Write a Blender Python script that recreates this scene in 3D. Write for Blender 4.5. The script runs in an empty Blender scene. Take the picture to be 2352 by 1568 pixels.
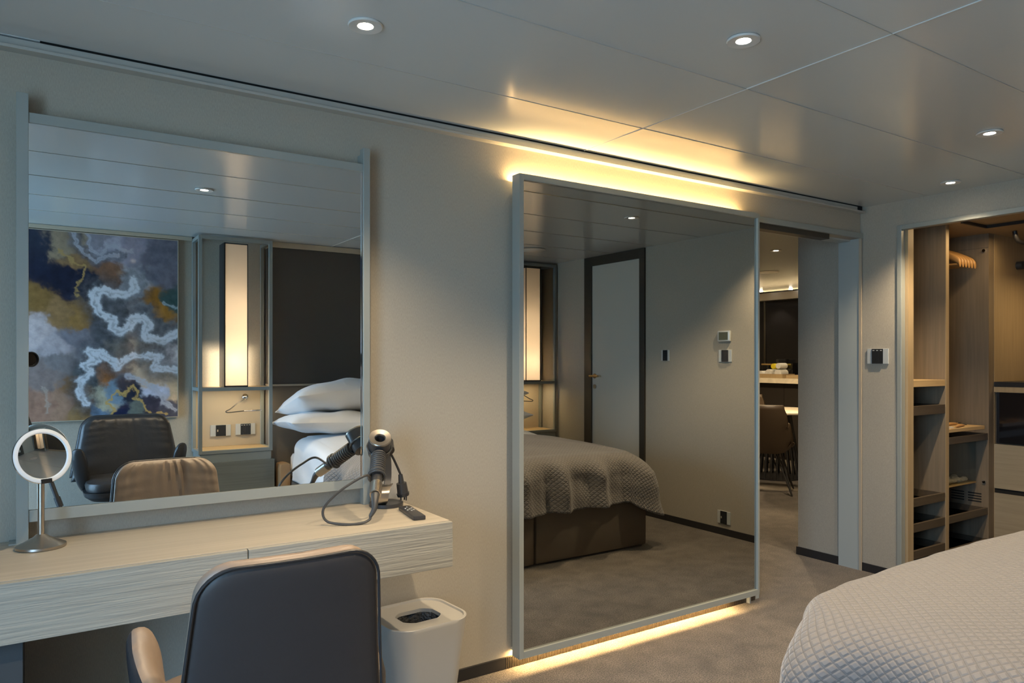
import bpy, bmesh, math, random
from mathutils import Vector, Matrix
random.seed(7)
PI = math.pi
SC = bpy.context.scene
COL = SC.collection
# ------------------------------------------------------------------ camera
TH, FPX, HY, ZC = .5812, 1673., 825., 1.31
cam = bpy.data.cameras.new('view'); camo = bpy.data.objects.new('view', cam); COL.objects.link(camo)
camo.location = (0, 0, ZC); camo.rotation_euler = (PI/2, 0, -TH)
cam.sensor_width = 36; cam.lens = FPX/2352*36; cam.shift_y = (HY-784)/2352; cam.clip_start = .01
SC.camera = camo
# ------------------------------------------------------------------ view + world
SC.view_settings.view_transform = 'Standard'; SC.view_settings.look = 'None'
SC.view_settings.gamma = 1; SC.view_settings.use_curve_mapping = False
SC.view_settings.exposure = 0.45
SC.cycles.use_denoising = True
SC.cycles.max_bounces = 10; SC.cycles.diffuse_bounces = 5; SC.cycles.glossy_bounces = 6
SC.cycles.transparent_max_bounces = 12; SC.cycles.transmission_bounces = 6
SC.cycles.caustics_reflective = True; SC.cycles.caustics_refractive = False
SC.cycles.blur_glossy = .5; SC.cycles.sample_clamp_indirect = 6
W = bpy.data.worlds.new('World'); SC.world = W; W.use_nodes = True
nt = W.node_tree; bg = nt.nodes['Background']; bg.inputs[1].default_value = 12.5
tc = nt.nodes.new('ShaderNodeTexCoord'); sp = nt.nodes.new('ShaderNodeSeparateXYZ'); rp = nt.nodes.new('ShaderNodeValToRGB')
mr = nt.nodes.new('ShaderNodeMapRange'); mr.inputs[1].default_value = -1; mr.inputs[2].default_value = 1
nt.links.new(tc.outputs['Generated'], sp.inputs[0]); nt.links.new(sp.outputs['Z'], mr.inputs[0]); nt.links.new(mr.outputs[0], rp.inputs[0]); nt.links.new(rp.outputs[0], bg.inputs[0])
rp.color_ramp.elements[0].position = .47; rp.color_ramp.elements[0].color = (.29, .45, .60, 1)   # sea
rp.color_ramp.elements[1].position = .53; rp.color_ramp.elements[1].color = (.40, .64, .95, 1)   # overcast sky

CEIL = 2.25; YW = 2.60; XW = 4.307; YS = -.97; XL = -1.6
WARM = (1, .77, .50)

def light(name, kind, loc, power, color=(1, 1, 1), rot=(0, 0, 0), **k):
    l = bpy.data.lights.new(name, kind); l.energy = power; l.color = color
    for a, b in k.items(): setattr(l, a, b)
    o = bpy.data.objects.new(name, l); COL.objects.link(o); o.location = loc; o.rotation_euler = rot
    return o
# window portal (guides the daylight)
p = light('daylight_portal', 'AREA', (XL-.02, -.1, 1.12), 1, rot=(0, -PI/2, 0), shape='RECTANGLE', size=2.1, size_y=1.7)
p.data.cycles.is_portal = True
# cove leds behind the wall mirror panel, shining up, down
LED = (1, .63, .25)
light('cove_light', 'AREA', (2.42, 2.582, 2.068), 9.5, LED, (PI, 0, 0), shape='RECTANGLE', size=1.46, size_y=.03)
light('cove_light', 'AREA', (2.38, 2.578, .073), 12, LED, (0, 0, 0), shape='RECTANGLE', size=1.35, size_y=.006)

# ------------------------------------------------------------------ materials
MATS = {}
def mat(name, col, rough=.5, metal=0., spec=.5, bump=None, coat=0., emit=None, sheen=0., var=None):
    """bump=(kind, scale xyz, strength, dist); var=(scale xyz, amount)"""
    if name in MATS: return MATS[name]
    m = bpy.data.materials.new(name); m.use_nodes = True; nt = m.node_tree; N = nt.nodes; L = nt.links
    b = N['Principled BSDF']
    b.inputs['Base Color'].default_value = (*col, 1); b.inputs['Roughness'].default_value = rough
    b.inputs['Metallic'].default_value = metal; b.inputs['Specular IOR Level'].default_value = spec
    b.inputs['Coat Weight'].default_value = coat; b.inputs['Coat Roughness'].default_value = .1
    b.inputs['Sheen Weight'].default_value = sheen
    if emit:
        b.inputs['Emission Color'].default_value = (*emit[0], 1); b.inputs['Emission Strength'].default_value = emit[1]
    tc = N.new('ShaderNodeTexCoord')
    def noise(scale, detail=3, dist=0.):
        mp = N.new('ShaderNodeMapping'); mp.inputs['Scale'].default_value = scale; L.new(tc.outputs['Object'], mp.inputs[0])
        n = N.new('ShaderNodeTexNoise'); n.inputs['Scale'].default_value = 1; n.inputs['Detail'].default_value = detail
        n.inputs['Distortion'].default_value = dist
        L.new(mp.outputs[0], n.inputs['Vector']); return n
    if var:
        n = noise(var[0], 4, var[2] if len(var) > 2 else 0.)
        r = N.new('ShaderNodeValToRGB'); a = var[1]
        r.color_ramp.elements[0].position = .3; r.color_ramp.elements[1].position = .7
        r.color_ramp.elements[0].color = (*[c*(1-a) for c in col], 1); r.color_ramp.elements[1].color = (*[min(1, c*(1+a)) for c in col], 1)
        L.new(n.outputs['Fac'], r.inputs[0]); L.new(r.outputs[0], b.inputs['Base Color'])
    if bump:
        n = noise(bump[0], 3, bump[3] if len(bump) > 3 else 0.)
        bp = N.new('ShaderNodeBump'); bp.inputs['Strength'].default_value = bump[1]; bp.inputs['Distance'].default_value = bump[2]
        L.new(n.outputs['Fac'], bp.inputs['Height']); L.new(bp.outputs[0], b.inputs['Normal'])
    MATS[name] = m; return m

M_wall = mat('wall_fabric', (.39, .36, .30), .85, bump=((420, 420, 110), .4, .0015), var=((380, 380, 90), .08))
M_ceil = mat('ceiling_lacquer', (.555, .595, .605), .20, spec=.5)
M_floor = mat('carpet', (.105, .088, .073), .95, spec=.15, bump=((260, 260, 260), .8, .005), sheen=.3)
def carpet_color(m):
    nt = m.node_tree; N = nt.nodes; L = nt.links; b = N['Principled BSDF']; tc = N.new('ShaderNodeTexCoord'); f = None
    for sc, amp, det in ((170, 1.7, 2), (9, .55, 4), (2.6, .25, 2)):
        n = N.new('ShaderNodeTexNoise'); n.inputs['Scale'].default_value = sc; n.inputs['Detail'].default_value = det; n.inputs['Distortion'].default_value = .4 if sc < 50 else 0
        L.new(tc.outputs['Object'], n.inputs['Vector'])
        k = N.new('ShaderNodeMapRange'); k.inputs[1].default_value = .3; k.inputs[2].default_value = .7; k.inputs[3].default_value = 1-amp/2; k.inputs[4].default_value = 1+amp/2; L.new(n.outputs['Fac'], k.inputs[0])
        if f is None: f = k.outputs[0]
        else:
            q = N.new('ShaderNodeMath'); q.operation = 'MULTIPLY'; L.new(f, q.inputs[0]); L.new(k.outputs[0], q.inputs[1]); f = q.outputs[0]
    v = N.new('ShaderNodeVectorMath'); v.operation = 'SCALE'; v.inputs[0].default_value = (.112, .096, .081); L.new(f, v.inputs['Scale']); L.new(v.outputs[0], b.inputs['Base Color'])
carpet_color(M_floor)
M_black = mat('black_skirting', (.022, .022, .024), .4)
M_frame = mat('grey_green_metal', (.33, .355, .335), .36, metal=.15)
M_jamb = mat('jamb_lining', (.42, .46, .45), .35)
M_alu = mat('painted_rail', (.50, .50, .47), .35, metal=.25)
M_dark = mat('dark_slot', (.008, .008, .008), .9)
M_mirror = mat('mirror_glass', (.84, .87, .86), 0., metal=1.)
M_mirror2 = mat('grey_mirror_glass', (.50, .50, .465), 0.0, metal=1.)
M_oak = mat('desk_top_wood', (.42, .375, .30), .42, bump=((3, 60, 60), .12, .001), var=((1.5, 55, 55), .10))
M_oakf = mat('desk_front_wood', (.34, .33, .285), .5, bump=((5, 40, 120), .7, .004, .6), var=((3, 30, 90), .09, .4))
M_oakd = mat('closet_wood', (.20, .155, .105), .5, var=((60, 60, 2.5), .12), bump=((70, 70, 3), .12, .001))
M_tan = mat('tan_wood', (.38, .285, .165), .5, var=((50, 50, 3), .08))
M_tanh = mat('tan_shelf_wood', (.52, .37, .19), .45, var=((3, 50, 50), .1))
M_drawer = mat('drawer_wood', (.32, .27, .19), .5, var=((60, 3, 60), .10))
M_brown = mat('dark_brown_wood', (.075, .058, .04), .45, var=((3, 40, 60), .15))
M_tower = mat('grey_blue_metal', (.26, .29, .285), .42, metal=.2)
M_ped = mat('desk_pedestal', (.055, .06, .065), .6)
M_cab = mat('grey_green_wood', (.15, .165, .15), .5, var=((3, 60, 90), .1))
M_headb = mat('charcoal_leather', (.065, .062, .055), .55)
M_headb2 = mat('taupe_fabric', (.20, .165, .125), .8)
M_beige = mat('beige_trim', (.45, .39, .30), .6)
M_leath = mat('dark_leather', (.034, .032, .034), .42, spec=.45, bump=((28, 28, 28), .2, .005))
M_leath2 = mat('taupe_leather', (.25, .19, .145), .42, bump=((26, 26, 26), .35, .006))
M_blackl = mat('black_leather', (.025, .025, .027), .38, bump=((18, 18, 18), .35, .008))
M_chrome = mat('chrome', (.8, .8, .8), .06, metal=1.)
M_nickel = mat('brushed_nickel', (.46, .42, .37), .30, metal=1.)
M_brass = mat('brass', (.72, .55, .30), .25, metal=1.)
M_wlens = mat('light_ring', (.85, .87, .9), .4, emit=((1, 1, 1), .03))
M_plast = mat('anthracite_plastic', (.035, .036, .04), .32)
M_cord = mat('cord_rubber', (.05, .05, .05), .42)
M_plate = mat('switch_plate_steel', (.56, .60, .61), .3, metal=.2)
M_plateb = mat('switch_black', (.02, .022, .025), .25)
M_white = mat('white_paint', (.62, .62, .60), .4)
M_bin = mat('bin_white', (.44, .43, .40), .42)
M_bag = mat('bin_bag', (.06, .06, .06), .2, bump=((40, 40, 40), .9, .02))
M_linen = mat('white_linen', (.74, .75, .77), .85, bump=((6, 6, 6), .3, .02), sheen=.2)
M_divan = mat('divan_fabric', (.14, .115, .09), .8, bump=((300, 300, 300), .3, .001))
M_doorf = mat('bronze_frame', (.05, .045, .035), .45, metal=.3)
M_door = mat('door_leaf', (.52, .50, .45), .6)
M_glow = mat('lamp_lens', (1, 1, 1), .4, emit=((1, .90, .74), 38))
M_marble = mat('marble', (.78, .70, .56), .2, var=((6, 6, 6), .12, 1.5))
M_dkcab = mat('black_gloss_cabinet', (.010, .010, .012), .10, spec=.6)
M_dkwood = mat('black_wood_cabinet', (.018, .014, .011), .5)
M_cbrown = mat('brown_leather', (.055, .036, .02), .5)
M_ctan = mat('tan_leather', (.36, .22, .11), .5)
M_hang = mat('hanger_wood', (.48, .27, .10), .4)
M_yel = mat('yellow_cloth', (.75, .62, .03), .8)
M_stone = mat('pale_stone', (.50, .42, .28), .7)
M_sgold = mat('gold_tray', (.36, .24, .09), .4)
M_green = mat('green_glass_panel', (.10, .115, .085), .25)

def glass(name, tint, refl=.08, rough=0.):
    m = bpy.data.materials.new(name); m.use_nodes = True; nt = m.node_tree; nt.nodes.clear()
    o = nt.nodes.new('ShaderNodeOutputMaterial'); mx = nt.nodes.new('ShaderNodeMixShader')
    t = nt.nodes.new('ShaderNodeBsdfTransparent'); t.inputs[0].default_value = (*tint, 1)
    g = nt.nodes.new('ShaderNodeBsdfGlossy'); g.inputs['Roughness'].default_value = rough
    mx.inputs[0].default_value = refl
    nt.links.new(t.outputs[0], mx.inputs[1]); nt.links.new(g.outputs[0], mx.inputs[2]); nt.links.new(mx.outputs[0], o.inputs[0])
    return m
M_glass = glass('clear_glass', (.95, .97, .97), .06)
M_glassd = glass('smoked_glass', (.10, .10, .10), .12)

def shade_mat():
    m = bpy.data.materials.new('lantern_shade'); m.use_nodes = True; nt = m.node_tree; nt.nodes.clear()
    o = nt.nodes.new('ShaderNodeOutputMaterial'); mx = nt.nodes.new('ShaderNodeMixShader')
    t = nt.nodes.new('ShaderNodeBsdfTranslucent'); t.inputs[0].default_value = (.92, .86, .78, 1)
    g = nt.nodes.new('ShaderNodeBsdfDiffuse'); g.inputs[0].default_value = (.8, .74, .66, 1); mx.inputs[0].default_value = .35
    nt.links.new(t.outputs[0], mx.inputs[1]); nt.links.new(g.outputs[0], mx.inputs[2]); nt.links.new(mx.outputs[0], o.inputs[0])
    return m
M_shade = shade_mat()

def quilt_mat():
    m = bpy.data.materials.new('quilted_coverlet'); m.use_nodes = True; nt = m.node_tree; N = nt.nodes; L = nt.links
    b = N['Principled BSDF']; b.inputs['Roughness'].default_value = .62; b.inputs['Sheen Weight'].default_value = .35
    b.inputs['Specular IOR Level'].default_value = .35
    uv = N.new('ShaderNodeUVMap'); uv.uv_map = 'cloth'
    sp = N.new('ShaderNodeSeparateXYZ'); L.new(uv.outputs[0], sp.inputs[0])
    def line(sgn):
        a = N.new('ShaderNodeMath'); a.operation = 'MULTIPLY_ADD'; L.new(sp.outputs[1], a.inputs[0]); a.inputs[1].default_value = sgn
        L.new(sp.outputs[0], a.inputs[2])
        s = N.new('ShaderNodeMath'); s.operation = 'MULTIPLY'; L.new(a.outputs[0], s.inputs[0]); s.inputs[1].default_value = 1/.0275
        f = N.new('ShaderNodeMath'); f.operation = 'PINGPONG'; L.new(s.outputs[0], f.inputs[0]); f.inputs[1].default_value = .5
        r = N.new('ShaderNodeMapRange'); L.new(f.outputs[0], r.inputs[0]); r.inputs[1].default_value = 0; r.inputs[2].default_value = .30
        r.interpolation_type = 'SMOOTHERSTEP'
        return r, f
    r1, f1 = line(1.); r2, f2 = line(-1.)
    mn = N.new('ShaderNodeMath'); mn.operation = 'MULTIPLY'; L.new(r1.outputs[0], mn.inputs[0]); L.new(r2.outputs[0], mn.inputs[1])
    m2 = N.new('ShaderNodeMath'); m2.operation = 'MINIMUM'; L.new(f1.outputs[0], m2.inputs[0]); L.new(f2.outputs[0], m2.inputs[1])
    r = N.new('ShaderNodeMapRange'); L.new(m2.outputs[0], r.inputs[0]); r.inputs[1].default_value = 0; r.inputs[2].default_value = .07
    mx = N.new('ShaderNodeMix'); mx.data_type = 'RGBA'; L.new(r.outputs[0], mx.inputs[0])
    mx.inputs[6].default_value = (.075, .073, .072, 1); mx.inputs[7].default_value = (.165, .155, .150, 1)
    L.new(mx.outputs[2], b.inputs['Base Color'])
    n = N.new('ShaderNodeTexNoise'); n.inputs['Scale'].default_value = 38; n.inputs['Detail'].default_value = 3
    ad = N.new('ShaderNodeMath'); ad.operation = 'MULTIPLY_ADD'; L.new(n.outputs['Fac'], ad.inputs[0]); ad.inputs[1].default_value = .6; L.new(mn.outputs[0], ad.inputs[2])
    bp = N.new('ShaderNodeBump'); bp.inputs['Strength'].default_value = .55; bp.inputs['Distance'].default_value = .0045
    L.new(ad.outputs[0], bp.inputs['Height']); L.new(bp.outputs[0], b.inputs['Normal'])
    return m
M_quilt = quilt_mat()

def art_mat():
    m = bpy.data.materials.new('abstract_print'); m.use_nodes = True; nt = m.node_tree; b = nt.nodes['Principled BSDF']
    b.inputs['Roughness'].default_value = .06; b.inputs['Specular IOR Level'].default_value = .5
    a = nt.nodes.new('ShaderNodeVertexColor'); a.layer_name = 'pigment'; nt.links.new(a.outputs[0], b.inputs['Base Color']); return m
def art_colors(X0, X1, Z0, Z1, NX, NZ):
    """abstract poured-paint pattern: soft colour pools, feathered white veins and gold lines. s,t run over the part that shows"""
    import numpy as np
    from mathutils import noise as mn
    xs = np.linspace(X0, X1, NX); zs = np.linspace(Z0, Z1, NZ); x, z = np.meshgrid(xs, zs)
    s = (x+.03)/.948; t = (2.206-z)/1.33; t = t*1.33/.948          # square units
    w1 = np.empty(s.shape); w2 = np.empty(s.shape); w3 = np.empty(s.shape); w4 = np.empty(s.shape)
    for i in range(NZ):
        for j in range(NX):
            v = Vector((s[i, j], t[i, j], 0))
            w1[i, j] = mn.fractal(v*5, .9, 2.2, 4); w2[i, j] = mn.fractal(v*5+Vector((9, 3, 1)), .9, 2.2, 4); w3[i, j] = mn.fractal(v*20+Vector((4, 1, 7)), .6, 2.1, 4); w4[i, j] = mn.fractal(v*24+Vector((14, 1, 7)), .6, 2.1, 3)
    S = s+.065*w1+.018*w3; T = t+.065*w2+.018*w4
    def px(u, v, f=0): # from photo coordinates inside the mirror
        return ((u-65)/343, ((v-(527+.07*(u-65)))/(443-.117*(u-65)))*1.403)
    pools = [((90,590),(.010,.013,.030),1),((130,640),(.008,.010,.024),1.2),((185,650),(.010,.012,.028),.8),((80,560),(.012,.016,.034),.8),((150,560),(.20,.15,.10),.8),((170,600),(.17,.10,.045),.8),
      ((85,690),(.16,.09,.03),1),((130,720),(.20,.115,.05),1),((170,725),(.20,.11,.035),.8),((220,540),(.17,.16,.19),1),((250,560),(.26,.25,.30),.8),((300,560),(.18,.17,.22),1),((350,580),(.09,.09,.12),1.2),
      ((380,620),(.10,.10,.13),1.2),((240,630),(.14,.07,.04),.6),((300,650),(.40,.40,.44),.9),((320,720),(.17,.165,.18),.8),((260,710),(.09,.09,.10),1),((350,690),(.20,.09,.015),.8),((375,715),(.26,.12,.02),.7),
      ((400,690),(.03,.06,.06),.5),((90,760),(.36,.30,.30),1.1),((120,800),(.30,.26,.27),1),((170,770),(.14,.13,.15),1),((230,760),(.08,.08,.09),1.2),((360,750),(.12,.12,.13),.8),((395,770),(.20,.19,.20),.6),
      ((330,800),(.38,.29,.22),.8),((390,820),(.52,.46,.46),1),((270,800),(.14,.12,.10),.8),((100,860),(.17,.13,.12),1),((130,830),(.15,.13,.13),.8),((230,850),(.24,.09,.02),.7),((200,860),(.07,.08,.08),.8),
      ((340,860),(.48,.34,.23),1),((390,890),(.52,.36,.22),1.1),((90,930),(.24,.13,.09),1),((130,930),(.26,.15,.10),1),((170,900),(.18,.09,.03),.8),((180,945),(.20,.12,.05),.8),((230,910),(.32,.30,.22),.8),
      ((215,940),(.10,.15,.22),.7),((255,900),(.14,.20,.26),.6),((290,900),(.012,.018,.035),1.1),((260,940),(.015,.02,.05),.9),((300,935),(.10,.12,.11),.7),((340,930),(.03,.03,.05),.8),((350,895),(.42,.42,.50),.8),((390,945),(.05,.05,.07),.7)]
    col = np.zeros(s.shape+(3,)); W_ = np.zeros(s.shape)
    for (u, v), c, k in pools:
        a, b = px(u, v); d = (S-a)**2+(T-b)**2+.0006; w = k/d**4.2
        col += w[..., None]*np.array(c); W_ += w
    col /= W_[..., None]
    col *= 1.5*(1+.20*w3)[..., None]
    def dist(pts, wob):
        P = [px(*q) for q in pts]; d = np.full(s.shape, 9.); SS = s+wob*w1*.8+.016*w3; TT = t+wob*w2*.8+.016*w4
        for (ax, ay), (bx, by) in zip(P, P[1:]):
            dx, dy = bx-ax, by-ay; L2 = dx*dx+dy*dy+1e-9
            k = np.clip(((SS-ax)*dx+(TT-ay)*dy)/L2, 0, 1); d = np.minimum(d, np.hypot(SS-ax-k*dx, TT-ay-k*dy))
        return d
    Z = lambda L: [(a/3.675, b/3.675+480) for a, b in L]; Q = lambda L: [(a/3.675, b/3.675+880) for a, b in L]
    def vein(pts, wd, c, strength=1, halo=None, wob=.03):
        nonlocal col
        d = dist(pts, wob)
        if halo is not None:
            k = np.exp(-(d/(wd*3.6))**4)*.75; col = col*(1-k[..., None])+(np.array(halo)*(1+.6*w3[..., None]))*k[..., None]
        k = np.exp(-(np.abs(d-wd*.55)/(wd*.40))**2)*.85+.5*np.exp(-(d/(wd*1.0))**2); k = np.clip(k*(1+.5*w4), 0, 1)*strength
        col = col*(1-k[..., None])+np.array(c)*k[..., None]
    wh = (.66, .67, .72); gr = (.085, .085, .095)
    vein(Z([(1100,590),(1110,660),(1040,715),(930,700),(860,670),(790,690),(770,780),(810,860),(880,910),(930,930),(920,1000),(1000,1030),(1060,990),(1100,920),(1200,910),(1240,960),(1200,1020),(1230,1080),(1360,1120),(1500,1030)]), .032, wh, 1, gr)
    vein(Z([(1500,1360),(1280,1330),(1340,1260),(1300,1240),(1120,1240),(1040,1250),(960,1330),(900,1280),(800,1200),(710,1190),(780,1260),(680,1310),(740,1380),(660,1470),(650,1560),(690,1640)]), .028, wh, 1, gr)
    vein(Z([(590,200),(600,300),(680,360),(780,430),(850,390),(960,380)]), .014, (.42, .42, .48), .8, (.12, .12, .15)); vein(Z([(700,200),(740,330),(820,370),(900,290),(960,320),(1080,345)]), .014, (.42, .42, .48), .8)
    vein(Z([(1380,790),(1440,800),(1500,820)]), .012, (.4, .5, .55), .7)
    vein(Q([(1060,-60),(1200,-20),(1300,40),(1350,140),(1480,210)]), .020, (.55, .55, .62), .8)
    vein(Q([(350,30),(380,120),(370,230)]), .012, (.5, .42, .35), .5); vein(Q([(620,0),(690,60),(670,150)]), .012, (.45, .45, .48), .6)
    go = (.42, .27, .10)
    vein(Z([(470,330),(560,440),(620,480),(690,500),(680,560),(620,660),(650,740)]), .008, go, .9, None, .04)
    vein(Q([(830,290),(930,210),(870,150),(960,70),(1020,90),(1080,30),(1140,60),(1120,120),(1180,160),(1210,230),(1270,270)]), .009, (.58, .38, .13), 1, None, .03)
    vein(Q([(1290,270),(1350,240),(1400,265)]), .008, (.58, .38, .13), 1, None, .03)
    return np.clip(col, 0, 1)
def art_mesh(X0, X1, Z0, Z1, y, NX=330, NZ=300):
    import numpy as np
    c = art_colors(X0, X1, Z0, Z1, NX, NZ)
    me = bpy.data.meshes.new('print')
    vs = [(X0+(X1-X0)*j/(NX-1), y, Z0+(Z1-Z0)*i/(NZ-1)) for i in range(NZ) for j in range(NX)]
    fs = [(i*NX+j+1, i*NX+j, (i+1)*NX+j, (i+1)*NX+j+1) for i in range(NZ-1) for j in range(NX-1)]
    k = len(vs); vs += [(X0, y-.02, Z0), (X1, y-.02, Z0), (X1, y-.02, Z1), (X0, y-.02, Z1)]
    fs += [(k, k+1, k+2, k+3), (k, k+3, (NZ-1)*NX, 0), (k+1, NX-1, NZ*NX-1, k+2), (k+2, NZ*NX-1, (NZ-1)*NX, k+3), (k, 0, NX-1, k+1)]
    me.from_pydata(vs, [], fs)
    ca = me.color_attributes.new('pigment', 'FLOAT_COLOR', 'POINT')
    full = np.ones((len(vs), 4)); full[:k, :3] = c.reshape(-1, 3); full[k:, :3] = .1
    ca.data.foreach_set('color', full.ravel().astype('f'))
    o = bpy.data.objects.new('print', me); COL.objects.link(o); me.materials.append(art_mat()); return o

# ------------------------------------------------------------------ mesh helpers
class MB:
    def __init__(s): s.bm = bmesh.new()
    def box(s, x0, x1, y0, y1, z0, z1, bev=0., M=None):
        b2 = bmesh.new(); bmesh.ops.create_cube(b2, size=1)
        for v in b2.verts:
            v.co = Vector(((x0+x1)/2+v.co.x*(x1-x0), (y0+y1)/2+v.co.y*(y1-y0), (z0+z1)/2+v.co.z*(z1-z0)))
        if bev: bmesh.ops.bevel(b2, geom=b2.edges[:], offset=bev, segments=2, affect='EDGES', profile=.6)
        return s.add(b2, M)
    def add(s, b2, M=None):
        if M is not None: b2.transform(M)
        me = bpy.data.meshes.new('t'); b2.to_mesh(me); b2.free(); s.bm.from_mesh(me); bpy.data.meshes.remove(me); return s
    def cyl(s, p0, p1, r0, r1=None, n=20, caps=True):
        r1 = r0 if r1 is None else r1
        p0 = Vector(p0); p1 = Vector(p1); d = p1-p0
        q = d.to_track_quat('Z', 'Y').to_matrix().to_4x4()
        b2 = bmesh.new(); bmesh.ops.create_cone(b2, cap_ends=caps, cap_tris=False, segments=n, radius1=r0, radius2=max(r1, 1e-5), depth=d.length)
        return s.add(b2, Matrix.Translation((p0+p1)/2) @ q)
    def lathe(s, prof, n=40, M=None, close=False):
        b2 = bmesh.new(); rings = []
        for r, z in prof:
            if r < 1e-6: rings.append([b2.verts.new((0, 0, z))])
            else: rings.append([b2.verts.new((r*math.cos(2*PI*i/n), r*math.sin(2*PI*i/n), z)) for i in range(n)])
        for a, b in zip(rings, rings[1:]+([rings[0]] if close else [])):
            for i in range(n):
                j = (i+1) % n
                if len(a) == 1 and len(b) == 1: continue
                if len(a) == 1: b2.faces.new((a[0], b[i], b[j]))
                elif len(b) == 1: b2.faces.new((a[i], a[j], b[0]))
                else: b2.faces.new((a[i], a[j], b[j], b[i]))
        bmesh.ops.recalc_face_normals(b2, faces=b2.faces[:])
        return s.add(b2, M)
    def loft(s, rings, caps=True, closed=True, loop=False):
        b2 = bmesh.new(); R = [[b2.verts.new(p) for p in r] for r in rings]
        seq = list(zip(R, R[1:]+([R[0]] if loop else [])))
        for a, b in seq:
            n = len(a)
            for i in range(n if closed else n-1):
                j = (i+1) % n; b2.faces.new((a[i], a[j], b[j], b[i]))
        if caps and not loop:
            b2.faces.new(R[0][::-1]); b2.faces.new(R[-1])
        bmesh.ops.recalc_face_normals(b2, faces=b2.faces[:])
        return s.add(b2)
    def tube(s, pts, r, n=8, caps=True):
        pts = [Vector(p) for p in pts]; rings = []; up = None
        for i, p_ in enumerate(pts):
            d = (pts[min(i+1, len(pts)-1)]-pts[max(i-1, 0)]).normalized()
            if up is None:
                up = d.orthogonal().normalized()
            up = (up-d*up.dot(d)).normalized(); sd = d.cross(up)
            rr = r[i] if isinstance(r, (list, tuple)) else r
            rings.append([p_+(up*math.cos(2*PI*k/n)+sd*math.sin(2*PI*k/n))*rr for k in range(n)])
        return s.loft(rings, caps)
    def build(s, name, m, parent=None, smooth=False, loc=None, bevel=0.):
        me = bpy.data.meshes.new(name); s.bm.to_mesh(me); s.bm.free()
        o = bpy.data.objects.new(name, me); COL.objects.link(o)
        for x in (m if isinstance(m, (list, tuple)) else [m]): me.materials.append(x)
        if smooth:
            for f in me.polygons: f.use_smooth = True
            try: me.set_sharp_from_angle(angle=math.radians(40))
            except Exception: pass
        if parent is not None: o.parent = parent
        if loc is not None: o.location = loc
        if bevel:
            md = o.modifiers.new('bevel', 'BEVEL'); md.width = bevel; md.segments = 2; md.limit_method = 'ANGLE'
        return o
def B(*a, **k): return MB().box(*a, **k)
def catmull(pts, n=8):
    P = [Vector(p) for p in pts]; P = [P[0]*2-P[1]]+P+[P[-1]*2-P[-2]]; out = []
    for i in range(1, len(P)-2):
        for k in range(n):
            t = k/n; a, b, c, d = P[i-1:i+3]
            out.append(.5*((2*b)+(-a+c)*t+(2*a-5*b+4*c-d)*t*t+(-a+3*b-3*c+d)*t**3))
    out.append(P[-2]); return out
def tag(o, label, cat, group=None):
    o['label'] = label; o['category'] = cat
    if group: o['group'] = group
    return o
def thing(name, label, cat, loc=(0, 0, 0), rz=0, group=None):
    o = bpy.data.objects.new(name, None); COL.objects.link(o); o.location = loc; o.rotation_euler = (0, 0, rz)
    o.empty_display_size = .05
    return tag(o, label, cat, group)
def struct(o): o['kind'] = 'structure'; return o
def children(o): return [c for c in bpy.data.objects if c.parent == o]
def dup(root, loc, rz=None, label=None, cat=None):
    r = root.copy(); COL.objects.link(r); r.location = loc
    if rz is not None: r.rotation_euler = (0, 0, rz)
    if label: r['label'] = label
    for ch in children(root):
        c = ch.copy(); COL.objects.link(c); c.parent = r
        for g in children(ch):
            d = g.copy(); COL.objects.link(d); d.parent = c
    return r
def at(o, x=0, y=0, z=0): o.location = (x, y, z); return o

# ================================================================== STRUCTURE
struct(B(-1.9, 9.0, -1.3, 8.4, -.06, 0).build('floor', M_floor))
# ceiling of lacquered metal panels, each with a hair of tilt
b = MB(); ys = [-1.2, -.90, -.386, .128, .642, 1.157, 1.673, 2.19, 2.568]; xs = [-1.9, -.35, 2.077, 4.5]
random.seed(3)
for i in range(len(ys)-1):
    for j in range(len(xs)-1):
        t0 = random.uniform(-.0012, .0012); t1 = random.uniform(-.0012, .0012); g = .0012
        x0, x1, y0, y1 = xs[j]+g, xs[j+1]-g, ys[i]+g, ys[i+1]-g
        if i == len(ys)-2: y1 = ys[-1]; t1 = 0
        b.loft([[(x0, y0, CEIL+.002+t0), (x1, y0, CEIL+.002+t0), (x1, y1, CEIL+.002+t1), (x0, y1, CEIL+.002+t1)], [(x0, y0, CEIL+.03), (x1, y0, CEIL+.03), (x1, y1, CEIL+.03), (x0, y1, CEIL+.03)]])
b.box(-1.9, .016, 2.568, 2.60, CEIL, CEIL+.03)
b.box(4.5, 9.0, -1.3, 2.60, CEIL+.002, CEIL+.03)
struct(b.build('ceiling', M_ceil))
b = B(-1.9, 9, -1.3, 2.64, CEIL+.032, CEIL+.09); struct(b.build('trim_1', M_dark))
b = MB()
for y in ys[1:-1]: b.box(-1.6, XW, y-.0009, y+.0009, CEIL-.0003, CEIL+.004)
struct(b.build('trim_2', M_alu))
b = MB()
for x in (2.077,): b.box(x-.0018, x+.0018, YS, 2.568, CEIL-.0003, CEIL+.004)
struct(b.build('trim_3', M_white))
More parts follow.
